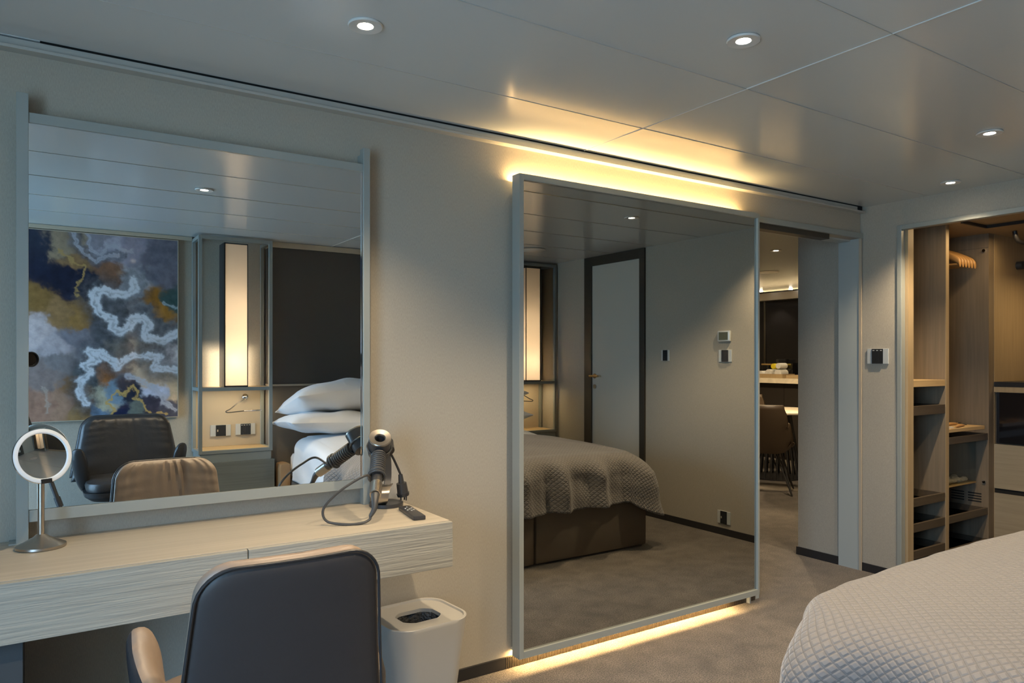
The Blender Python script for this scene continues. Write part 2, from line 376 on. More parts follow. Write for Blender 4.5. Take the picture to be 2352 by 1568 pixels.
# ceiling rail along the mirror wall
b = MB(); b.box(-1.6, 4.285, 2.557, 2.60, 2.2135, 2.218); b.box(-1.6, 4.285, 2.5555, 2.5585, 2.2125, 2.2215)
b.box(-1.6, 4.23, 2.574, 2.578, 2.218, 2.2475)
struct(b.build('trim_4', M_alu, bevel=.0006))
b = MB(); b.box(-1.6, 4.285, 2.579, 2.60, 2.218, CEIL+.03); struct(b.build('trim_5', M_dark))
for x in (.155, .43, 1.12, 1.52, 2.05, 2.36, 3.1, 3.55):
    pass
b = MB()
for x in (.10, .50, 1.02, 1.55, 2.06, 2.42, 2.47, 3.06, 3.52): b.cyl((x, 2.5745, 2.2245), (x, 2.5725, 2.2245), .0032, n=12)
struct(b.build('trim_6', M_doorf))
# mirror wall (back) with doorway
b = MB(); b.box(-1.9, 3.30, YW, 2.74, 0, CEIL+.09); b.box(3.30, 4.301, YW, 2.74, 2.06, CEIL+.09)
struct(b.build('wall_back', M_wall))
b = MB(); b.box(3.18, 4.309, 2.583, 2.6, 2.06, 2.092, bev=.002); struct(b.build('trim_7', M_frame))
b = MB(); b.box(3.30, 3.98, 2.60, 2.66, 2.030, 2.062); struct(b.build('trim_8', M_doorf))
b = MB(); b.box(4.291, 4.301, 2.598, 2.74, 0, 2.06); b.box(3.30, 3.33, 2.598, 2.74, 0, 2.06); b.box(3.30, 4.291, 2.66, 2.74, 2.050, 2.062); struct(b.build('trim_9', M_jamb))
b = MB(); b.box(4.286, 4.293, 2.583, 2.60, 0, 2.06); struct(b.build('trim_10', M_beige))
struct(B(4.301, 4.42, 2.74, 3.04, 0, CEIL+.09).build('wall_passage', M_wall))
b = MB(); b.box(-1.6, 1.668, 2.589, YW, 0, .048); struct(b.build('baseboard_back', M_black))
b = MB(); b.box(4.293, 4.301, 2.742, 3.05, 0, .052); struct(b.build('baseboard_passage', M_black))
# ribbed plinth behind the wall mirror
b = MB(); b.box(1.668, 3.29, 2.592, YW, 0, .048)
n = 190
for i in range(n):
    x = 1.672+i*(1.614/n); b.box(x, x+.0045, 2.588, 2.593, 0, .047)
struct(b.build('trim_11', M_brown))
# right wall with closet opening
b = MB(); b.box(XW, XW+.10, 2.366, YW+.14, 0, CEIL+.09); b.box(XW, XW+.10, 1.66, 2.366, 2.105, CEIL+.09); b.box(XW, XW+.10, -1.2, 1.66, 0, CEIL+.09)
struct(b.build('wall_right', M_wall))
b = MB(); b.box(4.296, 4.34, 2.340, 2.367, 0, 2.105); b.box(4.296, 4.34, 1.685, 2.340, 2.078, 2.105); b.box(4.296, 4.34, 1.655, 1.685, 0, 2.105)
struct(b.build('trim_12', M_frame, bevel=.002))
b = MB(); b.box(4.299, XW, 2.367, 2.60, 0, .05); b.box(4.299, XW, .545, 1.655, 0, .05); b.box(4.299, XW, -.68, -.26, 0, .05)
struct(b.build('baseboard_right', M_black))
b = MB(); b.box(XL, XW, YS, YS+.010, 0, .05); struct(b.build('baseboard_front', M_black))
struct(B(-1.9, XW+.1, YS-.12, YS, 0, CEIL+.09).build('wall_front', M_wall))
b = MB(); b.box(XL, 1.02, YS, YS+.03, 2.222, CEIL); struct(b.build('trim_13', M_beige))
# left wall with window
b = MB(); b.box(XL-.12, XL, -1.09, -.95, 0, CEIL+.09); b.box(XL-.12, XL, .75, 2.74, 0, CEIL+.09); b.box(XL-.12, XL, -.95, .75, 2.17, CEIL+.09); b.box(XL-.12, XL, -.95, .75, 0, .07)
struct(b.build('wall_left', M_wall))
b = MB()
for y in (-.95, -.12, .71): b.box(XL-.06, XL-.02, y, y+.04, .07, 2.17)
b.box(XL-.06, XL-.02, -.95, .75, .07, .11); b.box(XL-.06, XL-.02, -.95, .75, 2.13, 2.17)
win = struct(b.build('window_1', M_doorf))
B(XL-.043, XL-.037, -.93, .73, .10, 2.14).build('pane', M_glass, win)
# next room
b = MB(); b.box(8.65, 8.8, 2.9, 8.2, 0, CEIL+.09); struct(b.build('wall_lounge_right', M_dkwood))
b = MB(); b.box(1.5, 8.8, 8.0, 8.15, 0, CEIL+.09); struct(b.build('wall_lounge_back', M_wall))
b = MB(); b.box(1.5, 1.62, 2.74, 8.0, 0, CEIL+.09); struct(b.build('wall_lounge_left', M_wall))
b = MB(); b.box(4.42, 8.8, 3.0, 3.04, 0, CEIL+.09); struct(b.build('wall_lounge_front', M_wall))
b = MB(); b.box(1.5, 8.8, 2.60, 8.15, CEIL+.002, CEIL+.06)
struct(b.build('ceiling', M_ceil))

# ================================================================== DOWNLIGHTS
def downlight(x, y, label, grp='recessed ceiling downlights', power=34, tilt=0, first=[None]):
    if first[0] is None:
        t = thing('downlight', label, 'ceiling light', (x, y, CEIL), 0, grp)
        MB().lathe([(.048, .001), (.0490, -.002), (.0465, -.0055), (.030, -.0045), (.0225, -.0035), (.0200, .002), (.0200, .0)], 40).build('trim_ring', M_white, t, True)
        MB().lathe([(.0, -.0015), (.0192, -.0015), (.0197, .001), (0, .001)], 32).build('lens', M_glow, t, True)
        first[0] = t
    else: t = dup(first[0], (x, y, CEIL), label=label)
    s = light('downlight_beam', 'SPOT', (0, 0, -.012), power, WARM, spot_size=math.radians(118), spot_blend=.65, shadow_soft_size=.022)
    s.parent = t
    return t
PW = 34
downlight(.781, 1.94, 'round recessed downlight above the desk, left of the two in the upper photo', power=42)
downlight(1.748, 1.419, 'round recessed downlight at top centre right, in front of the wide wall mirror', power=PW)
downlight(3.318, 1.439, 'round recessed downlight near the right edge, above the bed corner', power=PW)
downlight(4.075, 1.957, 'small round downlight nearest the closet opening', power=26)
downlight(.792, .783, 'downlight over the room centre, seen only reflected in the dressing mirror', power=30)
downlight(5.358, 4.007, 'downlight in the next room, seen through the doorway', power=40)
downlight(6.6, 6.2, 'downlight above the dining area beyond the doorway, hidden by the mirror panel', power=40)
def ring_speaker(x, y, label):
    t = thing('ceiling_speaker', label, 'ceiling speaker', (x, y, CEIL))
    MB().lathe([(.10, .002), (.105, -.004), (.098, -.010), (.0, -.012)], 40).build('grille', M_white, t, True)
    MB().lathe([(.105, .002), (.115, -.003), (.105, -.007), (.10, .002)], 40).build('rim', M_alu, t, True)
ring_speaker(6.598, 5.027, 'flat white round ceiling disc in the next room above the dining table')
ring_speaker(3.578, -.08, 'flat white round ceiling disc over the bed, seen reflected in the grey mirror')

# ================================================================== WALL MIRROR PANEL
t = thing('wall_mirror_panel', 'tall wide grey-tinted mirror in a slim metal frame, lit from behind', 'mirror', (0, 0, 0))
x0, x1, z0, z1, yf, yb = 1.686, 3.222, .062, 2.084, 2.51, 2.565
b = MB(); b.box(x0, x0+.022, yf, yb, z0, z1, bev=.0012); b.box(x1-.013, x1, yf, yb, z0, z1, bev=.0012); b.box(x1-.010, x1, 2.566, 2.590, 0.0, z0+.02)
b.box(x0+.022, x1-.013, yf, yb, z1-.025, z1); b.box(x0+.022, x1-.013, yf, yb, z0, z0+.028)
b.build('frame', M_frame, t)
B(x0+.018, x1-.010, 2.522, 2.532, z0+.02, z1-.02).build('mirror_glass', M_mirror2, t)
B(x0+.03, x1-.02, 2.535, 2.56, z0+.03, z1-.03).build('back_board', M_dark, t)
b = MB(); b.box(1.72, 3.10, 2.566, 2.5995, 2.035, 2.045); b.box(1.70, 3.06, 2.566, 2.5995, .076, .085)
b.build('led_carrier', M_alu, t)

# ================================================================== DRESSING MIRROR
t = thing('dressing_mirror', 'large mirror in grey-green metal frame standing on the desk against the wall', 'mirror', (0, 0, 0))
b = MB()
for xa, xb in ((-.042, -.012), (1.014, 1.040)):
    b.box(xa, xb, 2.538, 2.572, .775, 2.082 if xa < 0 else 2.088, bev=.001)
for xa, xb in ((-.042, -.012), (1.014, 1.040)):
    b.box(xa+.001, xb-.001, 2.57, 2.5995, 2.040, 2.070)
b.box(-.012, 1.014, 2.542, 2.572, 2.000, 2.0285); b.box(-.012, 1.014, 2.542, 2.572, .836, .8705)
b.box(-.060, .0, 2.535, 2.595, .7752, .7795)
b.build('frame', M_frame, t, bevel=.001)
B(-.012, 1.012, 2.548, 2.556, .868, 2.003).build('mirror_glass', M_mirror, t)
MB().box(1.0085, 1.0135, 2.543, 2.549, .868, 2.003).box(-.012, 1.010, 2.5455, 2.549, .8680, .8705).build('glass_bead', M_chrome, t)

# ================================================================== DESK
t = thing('wall_desk', 'long pale oak wall-hung dressing desk with embossed wood front', 'desk', (0, 0, 0))
B(-1.1, 1.158, 2.1415, 2.598, .745, .775).build('desk_top', M_oak, t, bevel=.001)
b = MB(); b.box(-1.1, 1.158, 2.155, 2.598, .628, .745); b.build('body', M_oakf, t)
for xa, xb in ((-1.1, .5035), (.5065, 1.158)):
    m = B(xa, xb, 2.120, 2.1385, .626, .7735, bev=.0012).build('drawer_front', M_oakf, t)
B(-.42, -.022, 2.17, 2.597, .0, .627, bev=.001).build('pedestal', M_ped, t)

# ================================================================== MAGNIFYING MIRROR
t = thing('makeup_mirror', 'round magnifying makeup mirror with white light ring on a brushed metal stand', 'makeup mirror', (.018, 2.468, .775))
MB().lathe([(0, .0), (.060, 0), (.0625, .003), (.062, .009), (.045, .017), (.020, .031), (.011, .039), (0, .039)], 56).build('base', M_nickel, t, True)
MB().cyl((0, 0, .036), (0, 0, .185), .0085, n=28).build('stem', M_nickel, t, True)
hd = Matrix.Translation((.002, -.022, .262)) @ Matrix.Rotation(math.radians(25), 4, 'Z') @ Matrix.Rotation(PI/2-math.radians(12), 4, 'X')
hm = MB().lathe([(0, -.030), (.04, -.028), (.066, -.018), (.076, -.002), (.078, .003), (.0765, .005)], 64, hd).build('mirror_housing', M_chrome, t, True)
MB().lathe([(.0765, .004), (.0765, .008), (.073, .0105), (.066, .010), (.0635, .005)], 64, hd).build('light_ring', M_wlens, t, True)
prof = [(0.064*k/14, .0045-.0030*(1-(k/14)**2)) for k in range(15)]
MB().lathe(prof, 64, hd).build('mirror_glass', M_mirror, t, True)
MB().box(-.014, .014, -.078, -.0655, .0095, .0125, M=hd).build('sensor', M_dark, t)

# ================================================================== HAIR DRYER + STAND
HC = Vector((1.033, 2.43, 1.028)); h = Vector((.945, 2.262, .862))-HC; hl = h.length; h.normalize()
fn = Vector((-.22, -.645, .735)); fn = (fn-h*fn.dot(h)).normalized()
Mh = Matrix.Translation(HC) @ fn.to_track_quat('Z', 'Y').to_matrix().to_4x4()
t = thing('hair_dryer', 'black hair dryer with ring-shaped head and cord wound round the handle, on its stand', 'hair dryer', HC)
def loc0(o): o.parent = t; o.matrix_parent_inverse = Matrix.Translation(-HC); return o
b = MB().lathe([(.0385, .004), (.0400, -.004), (.0400, -.072), (.0385, -.078), (.030, -.079), (.019, -.078), (.0165, -.07), (.0165, -.006)], 48, Mh)
loc0(b.build('head', M_plast, None, True))
b = MB().lathe([(.0165, -.012), (.0178, .001), (.020, .0035), (.0385, .0060), (.0402, .0040), (.0402, -.001)], 56, Mh)
loc0(b.build('face_ring', M_nickel, None, True))
p0 = HC+fn*-.038+h*.036; pe = Vector((.945, 2.262, .862))
b = MB().cyl(p0, p0+(pe-p0)*.74, .0185, .0180, n=32); loc0(b.build('handle', M_plast, None, True))
b = MB().cyl(p0+(pe-p0)*.74, pe, .0192, .0192, n=32)
for k in range(12):
    q = p0+(pe-p0)*(.75+.02*k); b.cyl(q, q+(pe-p0)*.010, .0198, .0198, n=32)
loc0(b.build('filter_cage', M_nickel, None, True))
dn = Vector((-.10, -.05, -.98)).normalized(); hd2 = (pe-p0).normalized()
pc = catmull([pe, pe+hd2*.02+dn*.005, pe+hd2*.035+dn*.022, Vector((.915, 2.232, .800))], 6)
b = MB().tube(pc, [.0145-.0085*i/(len(pc)-1) for i in range(len(pc))], 16)
loc0(b.build('strain_relief', M_cord, None, True))
# cord wound round the handle then loop
u_ = hd2.orthogonal().normalized(); v_ = hd2.cross(u_)
pts = []; turns = 11; NN = turns*18
for i in range(NN+1):
    a = 2*PI*i/18; k = i/NN; c = p0+(pe-p0)*(.04+.56*k)
    rr = .0232+(.004 if k > .86 else 0)
    pts.append(c+(u_*math.cos(a)+v_*math.sin(a))*rr)
e = pts[-1]
loop = catmull([e, Vector((.925, 2.285, .925)), Vector((.872, 2.285, .905)), Vector((.815, 2.29, .868)), Vector((.780, 2.295, .826)), Vector((.788, 2.285, .790)), Vector((.835, 2.255, .7795)), Vector((.885, 2.235, .7805)), Vector((.912, 2.231, .790)), Vector((.915, 2.232, .803))], 10)
b = MB().tube(pts+loop[1:], .0043, 8); loc0(b.build('power_cord', M_cord, None, True))
# outer loop of cord over the head
ring = [HC+fn*(-.045)+(Mh.to_3x3() @ Vector((math.cos(a), math.sin(a), 0)))*.0435 for a in [2*PI*i/40 for i in range(41)]]
b = MB().tube(ring, .0034, 8); loc0(b.build('cord_ring', M_cord, None, True))
# plug hanging on the right
b = MB(); q0 = Vector((1.148, 2.500, .845))
b.tube(catmull([Vector((1.075, 2.47, .99)), Vector((1.105, 2.49, .955)), Vector((1.128, 2.497, .915)), q0+Vector((-.003, 0, .035))], 8), [.0045]*25, 10)
b.cyl(q0+Vector((-.004, 0, .036)), q0+Vector((0, 0, 0)), .008, .011, n=16); b.cyl(q0+Vector((0, 0, 0.004)), q0+Vector((.006, 0, -.034)), .019, .021, n=24)
b.cyl(q0+Vector((.006, 0, -.034)), q0+Vector((.008, 0, -.045)), .024, .022, n=24)
for dx, dy in ((-.008, 0), (.010, .008), (.010, -.008)): b.box(q0.x+.006+dx-.002, q0.x+.006+dx+.002, q0.y+dy-.002, q0.y+dy+.002, q0.z-.062, q0.z-.042)
loc0(b.build('plug', M_plast, None, True))
# stand
t2 = thing('dryer_stand', 'round dark base with curved steel strap carrying the hair dryer', 'stand', (1.078, 2.480, .775))
MB().lathe([(0, 0), (.060, 0), (.062, .002), (.062, .0125), (.059, .014), (.050, .0125), (.048, .0115), (0, .0115)], 56).build('base', M_plast, t2, True)
def strip(path, w, th, xdir):
    b = MB(); rings = []; xd = Vector(xdir).normalized()
    for i, p_ in enumerate(path):
        d = (path[min(i+1, len(path)-1)]-path[max(i-1, 0)]).normalized(); nn = d.cross(xd).normalized()
        rings.append([p_+xd*w/2+nn*th/2, p_-xd*w/2+nn*th/2, p_-xd*w/2-nn*th/2, p_+xd*w/2-nn*th/2])
    return b.loft(rings)
xd = Vector((.97, -.1, 0))
path = catmull([(-.034, -.004, .0125), (-.034, -.028, .0125), (-.036, -.050, .028), (-.032, -.052, .055), (-.018, -.036, .074), (-.002, -.020, .082)], 8)
strip(path, .040, .003, xd).build('strap', M_nickel, t2, True)
path = catmull([(-.006, -.024, .078), (.002, -.012, .105), (.008, .002, .150), (.010, .014, .190), (.004, .010, .222)], 8)
strip(path, .024, .008, xd).build('arm', M_plast, t2, True)
MB().cyl((.004, -.004, .20), (.010, .028, .225), .026, .030, n=28).build('cradle', M_plast, t2, True)

# ================================================================== REMOTE
t = thing('remote_control', 'slim black remote control lying at the right end of the desk', 'remote control', (1.088, 2.285, .7755), math.radians(-9))
B(-.021, .021, -.094, .094, 0, .0145, bev=.004).build('body', M_plast, t, True)
for i, (dx, dy) in enumerate(((0, .062), (-.011, .040), (.011, .040), (0, .026), (-.011, .012), (.011, .012), (0, .0))):
    MB().cyl((dx, dy, .0140), (dx, dy, .0158), .0032, n=14).build('button', M_white if i in (1, 2, 4, 5) else M_plate, t, True)

# ================================================================== BIN
def rrect(hx, hy, r, n=6):
    out = []
    for cx, cy, a0 in ((hx-r, hy-r, 0), (-hx+r, hy-r, PI/2), (-hx+r, -hy+r, PI), (hx-r, -hy+r, 1.5*PI)):
        for k in range(n+1):
            a = a0+PI/2*k/n; out.append((cx+r*math.cos(a), cy+r*math.sin(a)))
    return out
t = thing('waste_bin', 'off-white rounded waste bin with a round lid opening, below the desk end', 'waste bin', (1.178, 2.430, 0), math.radians(4))
b = MB(); R = []
for z, sx, sy in ((0, .105, .105), (.004, .112, .112), (.12, .125, .122), (.25, .142, .134), (.345, .156, .143), (.362, .158, .145), (.374, .159, .146), (.377, .157, .144), (.376, .150, .138), (.369, .148, .136)):
    R.append([(x, y, z) for x, y in rrect(sx, sy, sx*.5)])
b.loft(R, caps=False); b.build('body', M_bin, t, True)
b = MB(); o = [(x, y, .3692) for x, y in rrect(.149, .137, .07)]; n = len(o)
hole = []
for x, y, z in o:
    a = math.atan2(y, x); hole.append((.004+.086*math.cos(a), -.002+.072*math.sin(a), .3685))
hl2 = [(x, y, .355) for x, y, z in hole]
b.loft([o, [(hx*.5+ox*.5, hy*.5+oy*.5, .3685) for (ox, oy, _), (hx, hy, _) in zip(o, hole)], hole, hl2], caps=False); b.build('lid', M_bin, t, True)
b = MB(); R = []
random.seed(5)
for z, s in ((.356, .082), (.33, .080), (.28, .075), (.20, .068), (.18, .0)):
    R.append([(.004+(s*math.cos(2*PI*k/40))*(1+.06*math.sin(k*2.1+z*40)), -.002+s*.86*math.sin(2*PI*k/40)*(1+.06*math.sin(k*1.7+z*30)), z) for k in range(40)])
b.loft(R, caps=False); b.build('bin_liner', M_bag, t, True)

# ================================================================== CHAIRS
def pad(name, m, parent, hw, z0, z1, yc, thick, rc=.07, curve=.05, lean=.05, n=26, mz=26, crease=0., pleat=(), flare=0., side_crease=0.):
    """padded plate: outline half width hw(v), between z0..z1, curved about z, thickness thick (front +y)"""
    b2 = bmesh.new()
    def P(u, v, side):
        # u,v in -1..1 / 0..1 ; rounded top corners by squeezing width near the top
        H = z1-z0; z = z0+H*v
        w = hw(v)
        top = (1-v)*H
        if top < rc: w = w-rc+math.sqrt(max(0, rc*rc-(rc-top)**2))
        x = w*u
        e = max(0., 1-abs(u)**6)*max(0., 1-(abs(2*v-1))**14)
        dome = e**.5
        y = yc-lean*v**1.2+curve*(x/.25)**2*(.4+.6*v)+side*thick/2*dome
        if side > 0 and crease:
            pl = sum(a*math.exp(-((x-c-.02*math.sin(v*3))/.007)**2) for c, a in pleat)
            s_ = (abs(u)**2.2)*math.sin(v*44+3*math.sin(v*9)+(1.3 if u > 0 else 0)+3*u*u)*side_crease
            s2 = (v**4)*math.sin(u*30+2*math.sin(u*7))*side_crease*.9
            y += (-pl+s_+s2)*dome
            y -= .006*math.exp(-((x-.02-.06*(1-v))/.012)**2)*crease
        return (x, y, z)
    def g(i, j, side):
        u = math.sin((i/n*2-1)*PI/2); v = .5-.5*math.cos(j/mz*PI); return P(u, v, side)
    F = [[b2.verts.new(g(i, j, 1)) for i in range(n+1)] for j in range(mz+1)]
    K = [[b2.verts.new(g(i, j, -1)) for i in range(n+1)] for j in range(mz+1)]
    for j in range(mz):
        for i in range(n):
            b2.faces.new((F[j][i], F[j][i+1], F[j+1][i+1], F[j+1][i])); b2.faces.new((K[j][i], K[j+1][i], K[j+1][i+1], K[j][i+1]))
    bmesh.ops.remove_doubles(b2, verts=b2.verts[:], dist=1e-5)
    bmesh.ops.recalc_face_normals(b2, faces=b2.faces[:])
    o = MB().add(b2).build(name, m, parent, True)
    def rim(off=0., side=-1, k=60):
        pts = []
        for j in range(0, mz+1): pts.append(Vector(g(0, j, 0)))
        for i in range(1, n+1): pts.append(Vector(g(i, mz, 0)))
        for j in range(mz-1, -1, -1): pts.append(Vector(g(n, j, 0)))
        return [p_+Vector((0, off, 0)) for p_ in pts]
    return o, rim
def armrest(parent, sgn, m1, m2, S=1., tip=(.262, .095, .672)):
    P = catmull([(sgn*.17*S, -.175*S, .455*S), (sgn*.222*S, -.14*S, .465*S), (sgn*.240*S, -.05*S, .485*S), (sgn*.255*S, .03*S, .535*S), (sgn*tip[0]*S, tip[1]*S, (tip[2]-.035)*S)], 6)
    hh = [.055, .075, .095, .10, .05]; n = len(P)
    rings = []
    for i, p_ in enumerate(P):
        k = i/(n-1); q = k*4; a = int(min(3, q)); f = q-a; H = (hh[a]*(1-f)+hh[a+1]*f)*S; T = (.040-.004*k)*S
        if i == n-1: H *= .45; T *= .5
        if i == n-2: H *= .85; T *= .85
        d = (P[min(i+1, n-1)]-P[max(i-1, 0)]); d.z = 0; d.normalize(); s = Vector((-d.y, d.x, 0))
        tilt = Vector((sgn*.22, 0, 1)).normalized()
        r = []
        for j in range(20):
            a_ = 2*PI*j/20; ca, sa = math.cos(a_), math.sin(a_)
            r.append(p_+s*(T*math.copysign(abs(ca)**.8, ca))+tilt*(H*math.copysign(abs(sa)**.9, sa)))
        rings.append(r)
    b = MB().loft(rings); o = b.build('armrest', [m1, m2], parent, True)
    # outer skin in the dark leather, inner and top in the other
    for k, f in enumerate(o.data.polygons[:(n-1)*20]):
        j = k % 20; a_ = 2*PI*(j+.5)/20
        if math.cos(a_)*-sgn > .25 or math.sin(a_) < -.6: f.material_index = 1
    return o
def shell_chair(name, label, loc, rz, m_out, m_in, S=1., ztop=.872, wtop=.198, wbot=.236, legs='star', group=None, thick=.052, cr=1.):
    t = thing(name, label, 'chair', loc, rz, group)
    hwf = lambda v: (wbot+(wtop-wbot)*v)
    o1, rim1 = pad('backrest', m_out, t, hwf, .47*S, ztop, -.195*S, .034, rc=.075*S, curve=.035, lean=.075)
    o2, rim2 = pad('back_cushion', m_in, t, lambda v: hwf(v)-.004, .45*S, ztop+.004, -.160*S, thick, rc=.072*S, curve=.035, lean=.075, n=60, mz=50, crease=cr, pleat=((.050, .012*cr), (-.012, .006*cr), (.022, .005*cr)), side_crease=.0042*(.4+.6*cr))
    r = rim1(-.012)
    o3 = MB().tube(r, .0036, 8).build('piping', M_blackl, t, True)
    for s in (-1, 1): armrest(t, s, m_in, m_out, S)
    b = MB(); R = []
    for z, k in ((.36, .55), (.375, .85), (.40, .98), (.425, 1.)):
        R.append([(x*k, y*k+.02*S, z*S) for x, y in rrect(.245*S, .225*S, .11*S)])
    b.loft(R); b.build('seat_shell', m_out, t, True)
    b = MB(); R = []
    for z, k in ((.42, .93), (.43, .98), (.455, 1.), (.475, .97), (.487, .85), (.49, .5), (.491, .1)):
        R.append([(x*k, y*k+.02*S, z*S) for x, y in rrect(.235*S, .215*S, .10*S)])
    b.loft(R); b.build('seat', m_in, t, True)
    if legs == 'star':
        MB().cyl((0, 0, .05), (0, 0, .37*S), .022, n=20).build('column', M_doorf, t, True)
        for k in range(4):
            a = PI/4+k*PI/2; b = MB(); b.tube([(0, 0, .06), (.14*math.cos(a), .14*math.sin(a), .045), (.27*math.cos(a), .27*math.sin(a), .012)], [.016, .014, .010], 10)
            b.build('leg', M_doorf, t, True)
    return t
shell_chair('desk_chair', 'dark leather shell chair with taupe padded inside, pulled up to the desk', (.482, 1.868, 0), 0, M_leath, M_leath2)
shell_chair('lounge_chair', 'tall black leather armchair by the painting, seen reflected in the dressing mirror', (.535, -.33, 0), 0, M_blackl, M_blackl, S=1.12, ztop=.925, wtop=.262, wbot=.335, thick=.11, cr=.25)

# ================================================================== DIVAN BED
CX, CYH = 2.645, .27
def rr_out(hx, hy, r, n=10, m=14):
    """outline points with outward normals of a rounded rect; also edge subdivisions"""
    out = []
    cs = [(hx-r, hy-r, 0), (-hx+r, hy-r, PI/2), (-hx+r, -hy+r, PI), (hx-r, -hy+r, 1.5*PI)]
    for q, (cx, cy, a0) in enumerate(cs):
        for k in range(n+1):
            a = a0+PI/2*k/n; out.append((Vector((cx+r*math.cos(a), cy+r*math.sin(a))), Vector((math.cos(a), math.sin(a)))))
        nx = cs[(q+1) % 4]; a1 = a0+PI/2
        pA = Vector((cx+r*math.cos(a1), cy+r*math.sin(a1))); pB = Vector((nx[0]+r*math.cos(a1), nx[1]+r*math.sin(a1)))
        for k in range(1, m): out.append((pA.lerp(pB, k/m), Vector((math.cos(a1), math.sin(a1)))))
    return out
def drape(name, m, parent, cx, cy, hx, hy, ztop, crown, zhem, roll, rc, fold, freq, cornerdrop=0., open_y=None, noise=.004, hemf=None, seed=1, m_edge=40, flare=.03, rise=0.):
    """cloth over a block. open_y: only the part with y > open_y is kept"""
    o = rr_out(hx-roll, hy-roll, rc, 16, m_edge); n = len(o)
    bm_ = bmesh.new(); uvl = bm_.loops.layers.uv.new('cloth'); UV = {}
    def crownz(x, y):
        a = max(0, 1-(x/hx)**2); b_ = max(0, 1-(y/hy)**2); return ztop+crown*(a*b_)**.75+rise*min(1, max(0, (.30-cy-y)/.5))
    rnd = random.Random(seed); ph = [rnd.uniform(0, 6.28) for _ in range(6)]
    rings = []
    K = 26
    for k in range(1, K+1):      # from centre to the roll start
        f = (k/K); ring = []
        for p_, nn in o:
            x, y = p_.x*f, p_.y*f; z = crownz(x, y)+noise*math.sin(x*9+ph[0]+2*math.sin(y*5))*math.sin(y*7+ph[1])
            v = bm_.verts.new((cx+x, cy+y, z)); UV[v] = (x, y); ring.append(v)
        rings.append(ring)
    # perimeter arclength for folds
    L = [0.]
    for i in range(1, n): L.append(L[-1]+(o[i][0]-o[i-1][0]).length)
    tot = L[-1]+(o[0][0]-o[-1][0]).length
    D = 34
    zr = [crownz(p_.x, p_.y) for p_, _ in o]
    for k in range(1, D+1):
        ring = []
        for i, (p_, nn) in enumerate(o):
            hem = zhem if hemf is None else hemf(cx+p_.x+nn.x*roll, cy+p_.y+nn.y*roll)
            corner = (2*abs(nn.x*nn.y))
            hem -= cornerdrop*corner
            total = roll*PI/2+(zr[i]-roll-hem)
            s = total*k/D
            if s < roll*PI/2:
                a = s/roll; off = roll*math.sin(a); dz = roll*(1-math.cos(a)); dd = 0
            else: off = roll; dd = s-roll*PI/2; dz = roll+dd
            w = min(1, max(0, (s-.05)/.18))
            al = L[i]/tot*2*PI
            wave = math.sin(al*freq+ph[2]+.8*math.sin(al*3+ph[3]))+.45*math.sin(al*freq*1.9+ph[4])
            wave = math.copysign(abs(wave)**1.25, wave)
            amp = fold*(1+1.3*corner)*w**1.3
            off2 = off+amp*(wave-.25)+(flare+.02*corner)*w*min(1, dd/.3)+.004*math.sin(s*30+al*11+ph[5])*w
            x, y = p_.x+nn.x*off2, p_.y+nn.y*off2
            v = bm_.verts.new((cx+x, cy+y, zr[i]-dz)); UV[v] = (p_.x+nn.x*s, p_.y+nn.y*s); ring.append(v)
        rings.append(ring)
    c = bm_.verts.new((cx, cy, ztop+crown)); UV[c] = (0, 0)
    for i in range(n): bm_.faces.new((c, rings[0][i], rings[0][(i+1) % n]))
    for a, b_ in zip(rings, rings[1:]):
        for i in range(n):
            j = (i+1) % n; bm_.faces.new((a[i], b_[i], b_[j], a[j]))
    if open_y is not None:
        dead = [f for f in bm_.faces if all(v.co.y < open_y for v in f.verts)]
        bmesh.ops.delete(bm_, geom=dead, context='FACES')
    for f in bm_.faces:
        for l in f.loops: l[uvl].uv = UV[l.vert]
    bmesh.ops.recalc_face_normals(bm_, faces=bm_.faces[:])
    me = bpy.data.meshes.new(name); bm_.to_mesh(me); bm_.free(); ob = bpy.data.objects.new(name, me); COL.objects.link(ob)
    me.materials.append(m)
    for f in me.polygons: f.use_smooth = True
    if me.polygons[0].normal.z < 0: me.flip_normals()
    sm = ob.modifiers.new('thick', 'SOLIDIFY'); sm.thickness = .008; sm.offset = -1
    if parent: ob.parent = parent
    return ob
t = thing('bed', 'wide divan bed, brown upholstered base, standing out from the headboard wall', 'bed', (0, 0, 0))
for xa, xb in ((1.69, 2.640), (2.652, 3.60)):
    b = MB(); b.box(xa, xb, -.76, 1.285, .012, .36, bev=.018); b.build('divan_base', M_divan, t, True)
    b = MB(); mc = (xa+xb)/2; hw_ = (xb-xa)/2-.022
    def mring(k, z):
        out = []
        for q in rrect(hw_-k, 1.02-k, .05, 5): out.append((mc+q[0], .255+q[1], z))
        # round the outer foot corner more
        cxo = mc-(hw_-k-.15) if xa < 2 else mc+(hw_-k-.15); cyo = .255+1.02-k-.15; sg = -1 if xa < 2 else 1
        res = []
        for x, y, z_ in out:
            dx, dy = (x-cxo)*sg, y-cyo
            if dx > 0 and dy > 0:
                L_ = math.hypot(dx, dy)
                if L_ > .15: x, y = cxo+sg*dx/L_*.15, cyo+dy/L_*.15
            res.append((x, y, z_))
        return res
    b.loft([mring(.03, .362), mring(0, .39), mring(0, .53), mring(.012, .558), mring(.04, .57)]); b.build('mattress', M_linen, t, True)
b = MB(); b.box(1.60, 1.69, -.78, -.62, .02, .50, bev=.035); b.build('side_bolster', M_ctan, t, True)
o = drape('duvet', M_linen, None, CX, .22, .962, .93, .622, .095, .37, .10, .10, .002, 17, noise=.008, seed=4, flare=.012, rise=.065)
tag(o, 'white duvet spread over the bed, under the grey quilted coverlet', 'duvet')
def hemf(x, y): return .335
